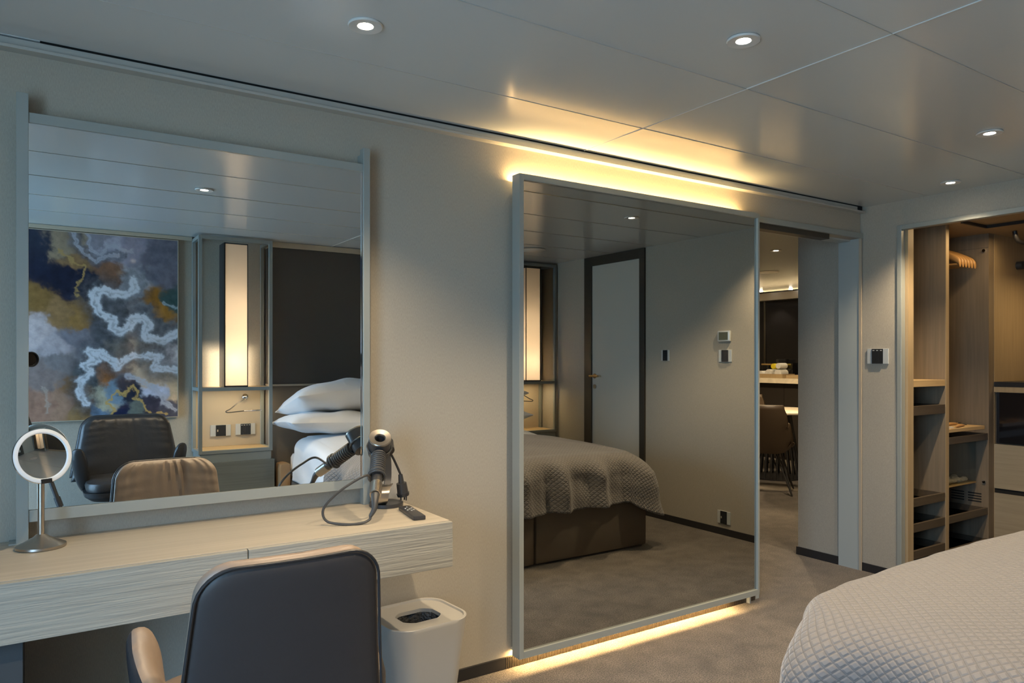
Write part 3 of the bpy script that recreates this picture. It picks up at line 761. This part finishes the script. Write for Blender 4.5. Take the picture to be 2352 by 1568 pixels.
o = drape('coverlet', M_quilt, None, CX, .28, 1.02, 1.050, .640, .115, .33, .15, .11, .036, 23, cornerdrop=.11, open_y=.33, noise=.005, hemf=hemf, seed=11, flare=.040)
tag(o, 'grey diamond-quilted coverlet draped over the foot of the bed', 'coverlet')

def pillow(label, loc, rot, sx=.40, sy=.26, th=.10):
    t = thing('pillow', label, 'pillow', loc, 0, 'white pillows at the bed head'); t.rotation_euler = rot
    b2 = bmesh.new(); n, m = 30, 22
    def P(i, j, s):
        u = i/n*2-1; v = j/m*2-1
        x = sx*u*(1+.07*abs(v)**3*0+.05*v*v*abs(u)); y = sy*v*(1+.07*u*u*abs(v)) - sy*.05*(1-u*u)*v
        fl = max(0, 1-abs(u)**3.2)*max(0, 1-abs(v)**3.0)
        z = s*th*fl**.55*(1+.06*math.sin(u*7+v*5+loc[0]*9))
        z += .006*math.sin(u*11+v*3)*fl - .012*(u*u*v*v)*1.0
        return (x, y, z+s*.002)
    F = [[b2.verts.new(P(i, j, 1)) for i in range(n+1)] for j in range(m+1)]; K = [[b2.verts.new(P(i, j, -1)) for i in range(n+1)] for j in range(m+1)]
    for j in range(m):
        for i in range(n):
            b2.faces.new((F[j][i], F[j][i+1], F[j+1][i+1], F[j+1][i])); b2.faces.new((K[j][i], K[j+1][i], K[j+1][i+1], K[j][i+1]))
    for i in range(n):
        b2.faces.new((F[0][i], K[0][i], K[0][i+1], F[0][i+1])); b2.faces.new((F[m][i], F[m][i+1], K[m][i+1], K[m][i]))
    for j in range(m):
        b2.faces.new((F[j][0], F[j+1][0], K[j+1][0], K[j][0])); b2.faces.new((F[j][n], K[j][n], K[j+1][n], F[j+1][n]))
    MB().add(b2).build('cover', M_linen, t, True)
    return t
pillow('lower white pillow on the bed side nearest the painting', (2.02, -.44, .815), (math.radians(4), math.radians(3), .03), .44, .30, .085)
pillow('upper white pillow stacked on the lower one nearest the painting', (2.06, -.47, 1.018), (math.radians(14), math.radians(-5), -.03), .44, .29, .115)
pillow('lower white pillow on the bed side nearest the dark-framed door', (3.22, -.46, .80), (math.radians(4), math.radians(-2), -.03), .40, .29, .08)
pillow('upper white pillow stacked on the lower one nearest the dark-framed door', (3.22, -.50, .992), (math.radians(12), math.radians(3), .03), .40, .26, .09)

# headboard
t = thing('headboard', 'wall-height headboard, charcoal panel above a taupe panel with a pale ledge', 'headboard', (0, 0, 0))
B(1.575, 3.71, -.968, -.82, 1.112, 2.205).build('upper_panel', M_headb, t, bevel=.003)
B(1.575, 3.71, -.968, -.83, 0.0, 1.095).build('lower_panel', M_headb2, t, bevel=.003)
B(1.575, 3.71, -.968, -.80, 1.096, 1.111).build('ledge', M_beige, t)
B(1.575, 3.71, -.968, -.81, 2.206, 2.249).build('top_moulding', M_beige, t)

# ================================================================== SHELF TOWERS WITH LANTERNS
def tower(x0, x1, lx0, side, lab, lab2):
    t = thing('shelf_tower', lab, 'shelf unit', (0, 0, 0)); yb, yf = -.968, -.690; P_ = .026
    b = MB()
    for x in (x0, x1-P_):
        b.box(x, x+P_, yf-P_, yf, .60, 2.235); b.box(x, x+P_, yb, yb+P_, .60, 2.235)
    for z in (.60, 1.072, 2.209):
        b.box(x0+P_, x1-P_, yf-P_, yf, z, z+P_)
        for x in (x0, x1-P_): b.box(x+.001, x+P_-.001, yb+P_, yf-P_, z, z+P_)
    b.build('frame', M_tower, t, bevel=.0012)
    B(x0+P_, x1-P_, yb+.002, yf-P_, .612, .626).build('shelf', M_tanh, t)
    B(x0+P_, x1-P_, yb+.002, yf-P_, 1.084, 1.097).build('shelf', M_tanh, t)
    B(x0+P_, x1-P_, yb, yb+.006, .627, 1.07).build('back_panel', M_beige, t)
    B(x0-.0, x1+.012, yb, yf+.012, .0, .535).build('base_cabinet', M_cab, t, bevel=.002)
    B(x0+.01, x1-.01, yb, yf-.008, .535, .598).build('plinth', M_tower, t)
    # lantern is a lamp of its own
    w, d, z0, z1 = .172, .172, 1.098, 2.195; yl = -.875
    la = thing('lantern_lamp', lab2, 'lamp', (lx0+w/2, yl+d/2, z0))
    b = MB(); e = .006
    for sx in (-1, 1):
        for sy in (-1, 1): b.box(sx*w/2-(e if sx > 0 else 0), sx*w/2+(0 if sx > 0 else e), sy*d/2-(e if sy > 0 else 0), sy*d/2+(0 if sy > 0 else e), .001, z1-z0)
    b.box(-w/2, w/2, -d/2, d/2, .001, .012); b.box(-w/2, w/2, -d/2, d/2, z1-z0-.008, z1-z0)
    ox = -side
    b.box(ox*w/2-.003, ox*w/2+.003, -d/2, d/2, .001, z1-z0)
    b.build('lamp_frame', M_black, la)
    B(-w/2+.006, w/2-.006, -d/2+.001, -d/2+.004, .24, z1-z0-.008).build('bounce_plate', M_white, la)  # unseen plate added to bounce the bulb; gap below spills light onto the wall
    B(-w/2+.003, w/2-.003, d/2-.005, d/2-.0035, .012, z1-z0-.008).build('shade', M_shade, la)
    xx = side*(w/2-.0045); B(min(xx, xx+side*.0015), max(xx, xx+side*.0015), -d/2+.004, d/2-.005, .012, z1-z0-.008).build('shade', M_shade, la)
    s = light('lantern_bulb', 'POINT', (0, -.005, .19), 68, (1, .78, .54), shadow_soft_size=.035); s.parent = la
    return t
tower(1.022, 1.562, 1.208, 1, 'open grey metal shelf tower with base cabinet, between painting and bed', 'tall glowing lantern standing on the shelf tower next to the painting')
tower(3.725, 4.292, 3.935, -1, 'open grey metal shelf tower in the corner by the dark-framed door', 'tall glowing lantern on the shelf tower by the dark-framed door')
# warm glow light under the shelf (led strip of the tower)
for x in (1.29, 4.0):
    light('shelf_led', 'AREA', (x, -.80, 1.068), 2.2, (1, .74, .42), shape='RECTANGLE', size=.42, size_y=.02)
def reading_lamp(x, side, lab):
    t = thing('reading_lamp', lab, 'reading lamp', (x, -.962, 1.010))
    MB().cyl((0, 0, 0), (0, .012, 0), .016, n=20).build('wall_mount', M_chrome, t, True)
    b2 = bmesh.new(); bmesh.ops.create_uvsphere(b2, u_segments=20, v_segments=12, radius=.027); MB().add(b2, Matrix.Translation((0, .034, 0))).build('ball_joint', M_chrome, t, True)
    s = side
    MB().tube(catmull([(0, .045, -.01), (-.07*s, .09, -.045), (-.13*s, .12, -.085), (-.165*s, .13, -.102), (-.15*s, .13, -.112), (-.08*s, .125, -.108), (-.03*s, .12, -.105)], 8), .0042, 8).build('gooseneck', M_plast, t, True)
    MB().cyl((-.03*s, .12, -.105), (.11*s, .11, -.104), .0062, n=14).build('lamp_head', M_chrome, t, True)
reading_lamp(1.41, 1, 'thin gooseneck reading lamp on the shelf tower beside the painting')
reading_lamp(3.94, -1, 'gooseneck reading lamp in the shelf tower by the dark-framed door')

# switches and sockets; local frame: x across, z up, +y out of the wall
def plate(name, label, loc, rz, w, hgt, kind, plate_w=None, group=None):
    t = thing(name, label, 'socket' if 'socket' in name else 'switch', loc, rz, group)
    B(-w/2, w/2, 0, .008, -hgt/2, hgt/2, bev=.0015).build('plate', M_plate, t)
    bw = plate_w or w*.58
    if kind == 'sw3' or kind == 'sw4' or kind == 'sw1':
        n = int(kind[2])
        for k in range(n):
            xa = -bw/2+k*bw/n; B(xa+.0004, xa+bw/n-.0004, .008, .0125, -hgt/2+.001, hgt/2-.001, bev=.0008).build('rocker', M_plateb, t)
            if kind != 'sw1':
                B(xa+bw/n*.25, xa+bw/n*.75, .0125, .0130, hgt/2-.013, hgt/2-.009).build('marker', M_white, t)
    if kind == 'socket':
        B(-bw/2, bw/2, .008, .0115, -hgt/2+.001, hgt/2-.001, bev=.0008).build('insert', M_plateb, t)
        b = MB(); cx = bw*.22
        b.box(cx-.003, cx+.003, .0114, .0118, .004, .014)
        for s in (-1, 1): b.box(cx+s*.011-.004, cx+s*.011+.004, .0114, .0118, -.014, -.009)
        b.build('pin_holes', M_dark, t)
        B(-bw*.32-.004, -bw*.32+.004, .0115, .0140, -.008, .008).build('rocker', M_beige, t)
    return t
R_RIGHT = PI/2   # local +y -> world -x
plate('wall_switch', 'three-gang black and steel switch on the wall between doorway and closet', (XW, 2.487, 1.329), R_RIGHT, .132, .092, 'sw3', .070)
plate('wall_switch', 'small black and steel wall switch beside the dark-framed door', (XW, .772, 1.342), R_RIGHT, .088, .088, 'sw1', .050)
plate('wall_switch', 'black and steel switch directly below the thermostat', (XW, 1.385, 1.336), R_RIGHT, .120, .090, 'sw1', .062)
plate('wall_socket', 'low wall socket just above the skirting, below the thermostat', (XW, 1.373, .132), R_RIGHT, .120, .095, 'socket', .06)
plate('bedside_socket', 'steel-framed three-pin socket in the shelf tower beside the painting', (1.232, -.9615, .750), 0, .150, .088, 'socket', .075)
plate('bedside_switch', 'four-gang switch next to the socket in the shelf tower by the painting', (1.420, -.9615, .752), 0, .150, .088, 'sw4', .078)
plate('bedside_socket', 'black socket in the shelf tower by the dark-framed door', (3.845, -.9615, .80), 0, .150, .088, 'socket', .075)
t = thing('thermostat', 'square grey thermostat with screen on the wall right of the door', 'thermostat', (XW, 1.381, 1.483), R_RIGHT)
B(-.058, .058, 0, .022, -.040, .040, bev=.008).build('housing', M_plate, t, True); B(-.042, .042, .0215, .0228, -.029, .029).build('screen', M_green, t)

# ================================================================== PAINTING
t = thing('painting', 'large glossy abstract painting with white, gold and dark swirls', 'painting', (0, 0, 0))
art_mesh(-.52, .918, .876, 2.212, -.945).parent = t
b = MB(); b.box(.918, .923, -.968, -.942, .871, 2.217); b.box(-.525, -.52, -.968, -.942, .871, 2.217); b.box(-.52, .918, -.968, -.942, .871, .876); b.box(-.52, .918, -.968, -.942, 2.212, 2.217)
b.build('frame', M_beige, t)

# ================================================================== DOOR TO BATHROOM (right wall)
b = MB(); b.box(4.290, XW, -.262, -.158, 0, 2.249); b.box(4.290, XW, .475, .537, 0, 2.249); b.box(4.290, XW, -.158, .475, 2.167, 2.249)
d = struct(b.build('door_1', M_doorf, bevel=.001))
B(4.302, 4.3065, -.157, .474, .006, 2.166).build('door_leaf', M_door, d)
b = MB(); b.cyl((4.302, -.118, 1.158), (4.262, -.118, 1.158), .009, n=16); b.cyl((4.303, -.118, 1.158), (4.294, -.118, 1.158), .022, n=24); b.cyl((4.262, -.150, 1.158), (4.262, -.03, 1.158), .010, n=16)
hh_ = b.build('door_handle', M_brass, d, True)
MB().cyl((4.303, -.118, 1.062), (4.292, -.118, 1.062), .020, n=24).build('lock', M_nickel, d, True)

# ================================================================== CLOSET
Yn = 2.34
t = closet = thing('closet_unit', 'open closet compartments of brown wood behind the wall opening', 'closet', (0, 0, 0))
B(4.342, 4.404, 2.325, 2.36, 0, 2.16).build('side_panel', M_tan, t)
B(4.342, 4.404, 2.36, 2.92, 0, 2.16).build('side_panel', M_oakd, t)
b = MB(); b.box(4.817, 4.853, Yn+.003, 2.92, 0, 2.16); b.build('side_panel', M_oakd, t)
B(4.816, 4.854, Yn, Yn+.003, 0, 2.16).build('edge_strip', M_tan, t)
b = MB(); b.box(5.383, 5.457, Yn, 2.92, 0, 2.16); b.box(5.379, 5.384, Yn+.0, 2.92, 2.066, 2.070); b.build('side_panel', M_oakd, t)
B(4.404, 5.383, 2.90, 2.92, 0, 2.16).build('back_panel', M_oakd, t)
B(4.342, 6.05, 1.55, 2.92, 2.16, 2.19).build('top_panel', M_tan, t)
def shelf(name, x0, x1, z0, z1, m, y0=Yn+.002): return B(x0, x1, y0, 2.898, z0, z1, bev=.0015).build(name, m, t)
shelf('shelf', 4.405, 4.812, 1.142, 1.182, M_tanh)
shelf('shelf', 4.855, 5.33, .843, .866, M_tanh)
def tray(x0, x1, z0, z1):
    b = MB(); y0, y1 = Yn+.004, 2.89
    b.box(x0, x1, y0, y0+.018, z0, z1); b.box(x0, x0+.015, y0+.018, y1, z0, z1); b.box(x1-.015, x1, y0+.018, y1, z0, z1); b.box(x0, x1, y1-.015, y1, z0, z1)
    o = b.build('pull_out_tray', M_brown, t, bevel=.001)
    B(x0+.015, x1-.015, y0+.018, y1-.015, z0+.002, z0+.006).build('glass_shelf', M_glassd, o)
for z0, z1 in ((.969, 1.026), (.417, .468), (.262, .312), (.10, .15)): tray(4.406, 4.815, z0, z1)
for z0, z1 in ((.768, .812), (.264, .310), (.06, .10)): tray(4.855, 5.381, z0, z1)
b = MB()
for yv in (2.385, 2.495):
    for z in (.392, .374, .356, .338): b.box(5.3815, 5.384, yv, yv+.085, z, z+.008)
b.build('vent', M_dark, t)
for z in (2.045, .484): MB().cyl((5.383, 2.366, z), (5.369, 2.366, z), .010, n=16).build('knob', M_chrome, t, True)
B(5.32, 5.34, 2.345, 2.36, .28, .29)
# hanging rail + hangers
MB().cyl((4.854, 2.61, 2.115), (5.383, 2.61, 2.115), .011, n=16).build('hanging_rail', M_chrome, t, True)
def hanger_mesh():
    t = thing('coat_hanger', '', 'coat hanger', (0, 0, 0), 0, 'wooden coat hangers in the closet')
    P = catmull([(0, -.225, -.165), (0, -.20, -.135), (0, -.11, -.085), (0, -.03, -.052), (0, 0, -.046), (0, .03, -.052), (0, .11, -.085), (0, .20, -.135), (0, .225, -.165)], 6)
    n = len(P); rings = []
    for i, p_ in enumerate(P):
        k = abs(i/(n-1)*2-1); hz = .020+.006*k; hx = .007+.010*k**1.5
        if i in (0, n-1): hz *= .4; hx *= .5
        rings.append([p_+Vector((hx*math.cos(2*PI*j/12), 0, hz*math.sin(2*PI*j/12))) for j in range(12)])
    MB().loft(rings).build('shoulder', M_hang, t, True)
    MB().cyl((0, -.205, -.165), (0, .205, -.165), .006, n=10).build('trouser_bar', M_hang, t, True)
    MB().tube(catmull([(0, 0, -.04), (0, 0, -.012), (0, .014, .004), (0, .010, .016), (0, -.006, .0165), (0, -.014, .006)], 6), .0016, 6).build('hook', M_chrome, t, True)
    return t
h0 = hanger_mesh(); hx = [5.10, 5.14, 5.18, 5.22, 5.26, 5.30]
names = ['leftmost', 'second from left', 'third from left', 'fourth from left', 'second from right', 'rightmost']
for i, x in enumerate(hx):
    o = h0 if i == 0 else dup(h0, (x, 2.61, 2.105))
    o.location = (x, 2.61, 2.105); o['label'] = 'wooden coat hanger on the closet rail, %s of the six' % names[i]
# glass box with stones
t3 = thing('glass_box', 'clear glass box holding pale pebbles in the closet', 'glass box', (5.14, 2.56, .48))
b = MB(); w, d, z1 = .225, .15, .27
b.box(-w, w, -d, -d+.004, 0, z1); b.box(-w, w, d-.004, d, 0, z1); b.box(-w, -w+.004, -d+.004, d-.004, 0, z1); b.box(w-.004, w, -d+.004, d-.004, 0, z1)
b.build('glass_walls', M_glass, t3); B(-w, w, -d, d, -.008, 0).build('base', M_sgold, t3); B(-w+.01, w-.01, d-.016, d-.006, .002, z1-.005).build('rear_panel', M_green, t3)
random.seed(21)
sp = [(-.16+.045*i+random.uniform(-.01, .01), -.105+.062*j) for j in range(3) for i in range(8)]
for i, (dx, dy) in enumerate(sp[:22]):
    b2 = bmesh.new(); r = random.uniform(.019, .027); bmesh.ops.create_icosphere(b2, subdivisions=2, radius=r)
    for v in b2.verts: v.co *= 1+random.uniform(-.16, .16)
    o = MB().add(b2, Matrix.Diagonal((1.1, .9, .75, 1))).build('pebble', M_stone, None, True, (5.14+dx, 2.56+dy, .480+r*.78))
    tag(o, 'pale rounded pebble in the glass box in the closet', 'pebble', 'pale pebbles in the glass box')
# brushes on the shelf
def brush(x, y, rz, L, lab, nm, cat):
    t = thing(nm, lab, cat, (x, y, .868), rz)
    MB().tube([(-L/2, 0, .006), (-L*.2, 0, .010), (L*.25, 0, .008), (L/2, 0, .006)], [.005, .011, .008, .004], 10).build('handle', M_hang, t, True)
    MB().tube([(L/2, 0, .006), (L/2+.03, .012, .010), (L/2+.055, .002, .006)], [.004, .004, .003], 8).build('strap', M_plast, t, True)
brush(5.08, 2.38, .15, .16, 'wooden-handled clothes brush lying on the tan closet shelf, front one', 'clothes_brush', 'brush')
brush(5.16, 2.47, .05, .18, 'wooden shoe horn with black strap on the tan closet shelf, behind the brush', 'shoe_horn', 'shoe horn')
o = B(-.05, .05, -.07, .07, 0, .008).build('note_pad', M_white, None, False, (4.905, 2.43, .867)); tag(o, 'small white card lying at the left end of the tan closet shelf', 'card')
# dresser of the right closet side
t = thing('closet_dresser', 'closet dresser with wood drawers and dark glass front, under the hanging niche', 'dresser', (0, 0, 0))
X0 = 5.457
B(X0+.02, 6.0, 1.56, 2.338, .0, 1.12).build('carcass', M_brown, t)
for z0, z1 in ((.437, .736), (.10, .405)): B(X0, X0+.02, 1.56, 2.338, z0, z1, bev=.001).build('drawer', M_drawer, t)
B(X0+.008, X0+.02, 1.56, 2.338, .405, .437).build('grip_groove', M_dark, t)
B(X0+.002, X0+.012, 1.56, 2.325, .745, 1.085).build('glass_front', M_dkcab, t)
B(X0-.001, X0+.019, 1.56, 2.338, 1.088, 1.124).build('front_rail', M_tan, t)
B(X0-.003, 6.0, 1.56, 2.338, 1.126, 1.158).build('dresser_top', M_black, t)
t = closet
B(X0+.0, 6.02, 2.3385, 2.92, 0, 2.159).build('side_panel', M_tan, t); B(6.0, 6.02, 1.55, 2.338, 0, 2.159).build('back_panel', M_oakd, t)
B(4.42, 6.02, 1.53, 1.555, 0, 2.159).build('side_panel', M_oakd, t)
o = MB().box(4.74, 5.06, 2.205, 2.217, 2.140, 2.1585).box(5.048, 5.06, 1.60, 2.205, 2.140, 2.1585).build('lighting_track', M_black); tag(o, 'black L-shaped lighting track on the closet ceiling', 'track')
o = MB().tube(catmull([(5.42, 2.20, 2.158), (5.43, 2.195, 2.115), (5.47, 2.18, 2.085), (5.60, 2.12, 2.075), (5.75, 2.05, 2.075)], 6), .014, 10).build('hanging_rail_bracket', M_black, None, True); tag(o, 'black curved rail bracket hanging from the closet ceiling', 'rail bracket')
o = MB().cyl((5.80, 2.338, 1.97), (5.80, 2.30, 1.97), .028, n=20).build('coat_hook', M_plast, None, True); tag(o, 'round black coat knob high on the closet side panel', 'coat hook')
light('closet_led', 'AREA', (4.95, 2.16, 2.135), 3, (1, .70, .36), shape='RECTANGLE', size=.9, size_y=.03)
light('closet_led', 'AREA', (5.75, 1.85, 1.9), 2.5, (1, .70, .34), (0, 0, 0), shape='RECTANGLE', size=.2, size_y=.2)

# ================================================================== CAMERA ON TRIPOD (seen as a reflection)
t = thing('camera_tripod', 'black tripod standing beside the black armchair, seen in the dressing mirror', 'tripod', (0, 0, 0))
ap = Vector((-.055, -.09, 1.03))
for e_ in ((.27, .12, .006), (-.42, .12, .006), (-.06, -.50, .006)):
    e_ = Vector(e_); m_ = ap.lerp(e_, .55); b = MB().cyl(ap, m_, .014, .013, n=14).cyl(m_, e_, .010, .009, n=12).cyl(m_+(ap-e_).normalized()*.03, m_-(ap-e_).normalized()*.03, .018, n=14)
    b.cyl(e_, e_+Vector((0, 0, .012)), .012, n=12)
    b.build('leg', M_plast, t, True)
MB().cyl(ap+Vector((0, 0, -.03)), ap+Vector((0, 0, .08)), .028, n=20).cyl(ap, (-.055, -.09, 1.215), .014, n=16).build('centre_column', M_plast, t, True)
t = thing('photo_camera', 'black camera with a round lens on the tripod, seen in the dressing mirror', 'camera', (0, 0, 0))
wv = Vector((math.sin(TH), math.cos(TH), 0)); Mc = Matrix.Translation((0, 0, ZC)) @ (-wv).to_track_quat('Z', 'Y').to_matrix().to_4x4()
MB().lathe([(0, .03), (.040, .03), (.040, .018), (.045, .018), (.045, .13), (.038, .14), (.0, .14)], 40, Mc).build('lens', M_plast, t, True)
MB().lathe([(0, .0285), (.036, .0285), (.036, .0295), (0, .0295)], 32, Mc).build('front_glass', M_dkcab, t, True)
MB().box(-.065, .065, -.055, .045, .14, .20, bev=.010, M=Mc).build('body', M_plast, t, True)
MB().cyl(Vector((0, 0, ZC))-wv*.165+Vector((-.0, 0, -.10)), Vector((0, 0, ZC))-wv*.165+Vector((0, 0, -.05)), .022, n=20).build('mount_plate', M_plast, t, True)

# ================================================================== NEXT ROOM
t = thing('kitchen_cabinet', 'black counter cabinet with pale marble top in the next room', 'cabinet', (0, 0, 0))
B(8.20, 8.645, 4.2, 7.8, 0, .995).build('base', M_dkwood, t)
for y in (4.8, 5.4, 6.0, 6.6, 7.2): B(8.190, 8.20, y+.002, y+.598, .03, .985).build('door', M_dkwood, t)
B(8.11, 8.645, 4.2, 7.8, .998, 1.062, bev=.002).build('worktop', M_marble, t)
b = MB(); b.box(8.60, 8.645, 4.2, 7.8, 1.065, 2.12); b.build('back_panel', M_dkcab, t)
B(8.56, 8.645, 4.2, 7.8, 2.13, 2.235).build('top_band', M_dkwood, t)
B(8.575, 8.60, 6.60, 6.612, 1.07, 2.12).build('panel_joint', M_doorf, t)
light('kitchen_light', 'SPOT', (8.38, 6.35, 2.2), 10, WARM, spot_size=1.7, spot_blend=.5, shadow_soft_size=.02)
light('ceiling_fill_up', 'AREA', (8.48, 6.0, 2.12), 8, (1, .72, .36), (PI, 0, PI/2), shape='RECTANGLE', size=3.4, size_y=.04)  # added floating area light, no fixture; lifts the ceiling over the counter
light('lounge_fill', 'AREA', (6.6, 5.2, 2.235), 42, (1, .74, .42), shape='DISK', size=.5)  # added fill without a fixture, brightens the next room
def far_reflection(x, y, lab):
    o = MB().cyl((x, y, CEIL+.002), (x, y, CEIL-.008), .022, n=20).build('lamp_reflection', M_glow, None, True); tag(o, lab, 'ceiling light')  # glowing disc stands in for a lamp's reflection on the top band
far_reflection(8.47, 6.10, 'small glowing disc standing in for a lamp reflection above the black counter, right one')
far_reflection(8.40, 6.52, 'small glowing disc standing in for a lamp reflection above the black counter, left one by the mirror edge')
t = thing('serving_tray', 'tan tray with rolled towels on the marble counter', 'tray', (8.30, 6.27, 1.062))
b = MB(); b.box(-.13, .13, -.26, .26, .001, .008); b.box(-.13, -.12, -.26, .26, .008, .055); b.box(.12, .13, -.26, .26, .008, .055); b.box(-.12, .12, -.26, -.25, .008, .055); b.box(-.12, .12, .25, .26, .008, .055)
b.build('tray_body', M_tan, t)
o = B(-.12, .12, -.10, .10, .0005, .045).build('wooden_box', M_tan, None, False, (8.30, 5.86, 1.062)); tag(o, 'small tan wooden box on the counter, right of the tray', 'box')
def towel(x, y, z, m, lab, r=.042, L=.075):
    b = MB(); pts = []
    b.cyl((-L, 0, 0), (L, 0, 0), r, n=24)
    sp_ = [Vector((-L-.001, (r*.9-.0013*k)*math.cos(k*.45), (r*.9-.0013*k)*math.sin(k*.45))) for k in range(26)]
    b.tube(sp_, .0025, 5)
    o = b.build('rolled_towel', m, None, True, (x, y, z)); tag(o, lab, 'towel', 'rolled towels on the tray')
z_ = 1.070+.043
towel(8.30, 6.40, z_, M_linen, 'white rolled towel at the left end of the tray on the marble counter')
towel(8.30, 6.27, z_+.012, M_linen, 'white rolled towel in the middle of the tray on the marble counter', .052)
towel(8.30, 6.12, z_+.012, M_linen, 'white rolled towel at the right end of the tray on the marble counter', .054)
towel(8.31, 6.20, z_+.105, M_yel, 'yellow rolled cloth on top of the white towels', .036)
towel(8.28, 6.10, z_+.11, M_linen, 'white rolled towel on top, right of the yellow cloth', .038)
def jar(x, y, r, h, m, lab, nm='glass_jar'):
    t = thing(nm, lab, 'jar', (x, y, 1.0625)); MB().lathe([(0, 0), (r, 0), (r, h), (0, h)], 24).build('body', m, t, True); MB().lathe([(0, h), (r*1.03, h), (r*1.03, h+.018), (0, h+.018)], 24).build('lid', M_sgold, t, True)
jar(8.50, 6.50, .075, .17, M_dkcab, 'black canister with gold lid behind the towels, left one')
jar(8.50, 5.86, .085, .17, M_dkcab, 'black canister with gold lid behind the towels, right one')
t = thing('coffee_machine', 'black coffee machine at the back of the marble counter behind the towels', 'coffee machine', (8.515, 6.18, 1.0625))
B(-.06, .08, -.12, .12, 0, .20, bev=.01).build('body', M_dkcab, t); B(-.07, -.06, -.10, .10, .17, .19).build('handle', M_nickel, t); B(-.10, .05, .07, .11, .20, .25, bev=.004).build('water_tank', M_plast, t)
t = thing('dining_table', 'round dining table with pale marble top in the next room', 'table', (6.917, 5.184, 0))
MB().lathe([(0, .728), (.535, .728), (.54, .732), (.54, .746), (.535, .75), (0, .75)], 64).build('table_top', M_marble, t, True)
b = MB(); b.lathe([(0, 0), (.30, 0), (.30, .012), (0, .012)], 40)
for k in range(26):
    a = 2*PI*k/26; b.cyl((.27*math.cos(a), .27*math.sin(a), .012), (.16*math.cos(a), .16*math.sin(a), .728), .010, n=8)
b.build('pedestal', M_black, t)
def dchair(loc, rz, lab, m=M_cbrown, first=[None]):
    if first[0] is not None: return dup(first[0], loc, rz, lab)
    t = thing('dining_chair', lab, 'chair', loc, rz, 'dining chairs round the marble table'); first[0] = t
    b2 = bmesh.new(); n, mm = 24, 22; G = []
    for j in range(mm+1):
        v = j/mm; row = []
        for i in range(n+1):
            u = i/n*2-1
            # v 0 -> seat front, .5 -> seat back, 1 -> back top
            if v < .5: y = .22-.40*(v/.5); z = .44-.03*math.sin(v/.5*PI/2); wdt = .21+.02*math.sin(v*2*PI)
            else:
                k = (v-.5)/.5; y = -.18-.06*math.sin(k*PI/2)-.03*k; z = .41+.46*k; wdt = .225-.075*k
            x = wdt*u; z += (.10*(u*u)**2*(1-abs(2*v-1)**2) if v < .75 else .02*(1-v)*u*u)
            if v >= .5: y += .07*u*u*(1-.4*(v-.5)/.5)
            if v > .93: x *= .93
            row.append(b2.verts.new((x, y, z)))
        G.append(row)
    for j in range(mm):
        for i in range(n): b2.faces.new((G[j][i], G[j][i+1], G[j+1][i+1], G[j+1][i]))
    o = MB().add(b2).build('seat_shell', m, t, True); s_ = o.modifiers.new('thick', 'SOLIDIFY'); s_.thickness = .035; s_.offset = 0
    for sx in (-1, 1):
        for sy in (-1, 1):
            b = MB().tube([(sx*.06, sy*.05, .40), (sx*.22, sy*.22, .008)], .008, 8).tube([(sx*.11, sy*.02, .40), (sx*.22, sy*.22, .008)], .007, 8)
            b.build('leg', M_black, t, True)
    return t
dchair((6.10, 4.64, 0), math.radians(-56), 'brown leather dining chair nearest the doorway, back turned to the bedroom')
dchair((7.42, 5.86, 0), math.radians(140), 'dining chair on the far side of the marble table, only its top showing')
dchair((7.56, 4.92, 0), math.radians(68), 'dining chair at the right of the marble table, half hidden by the doorway wall')
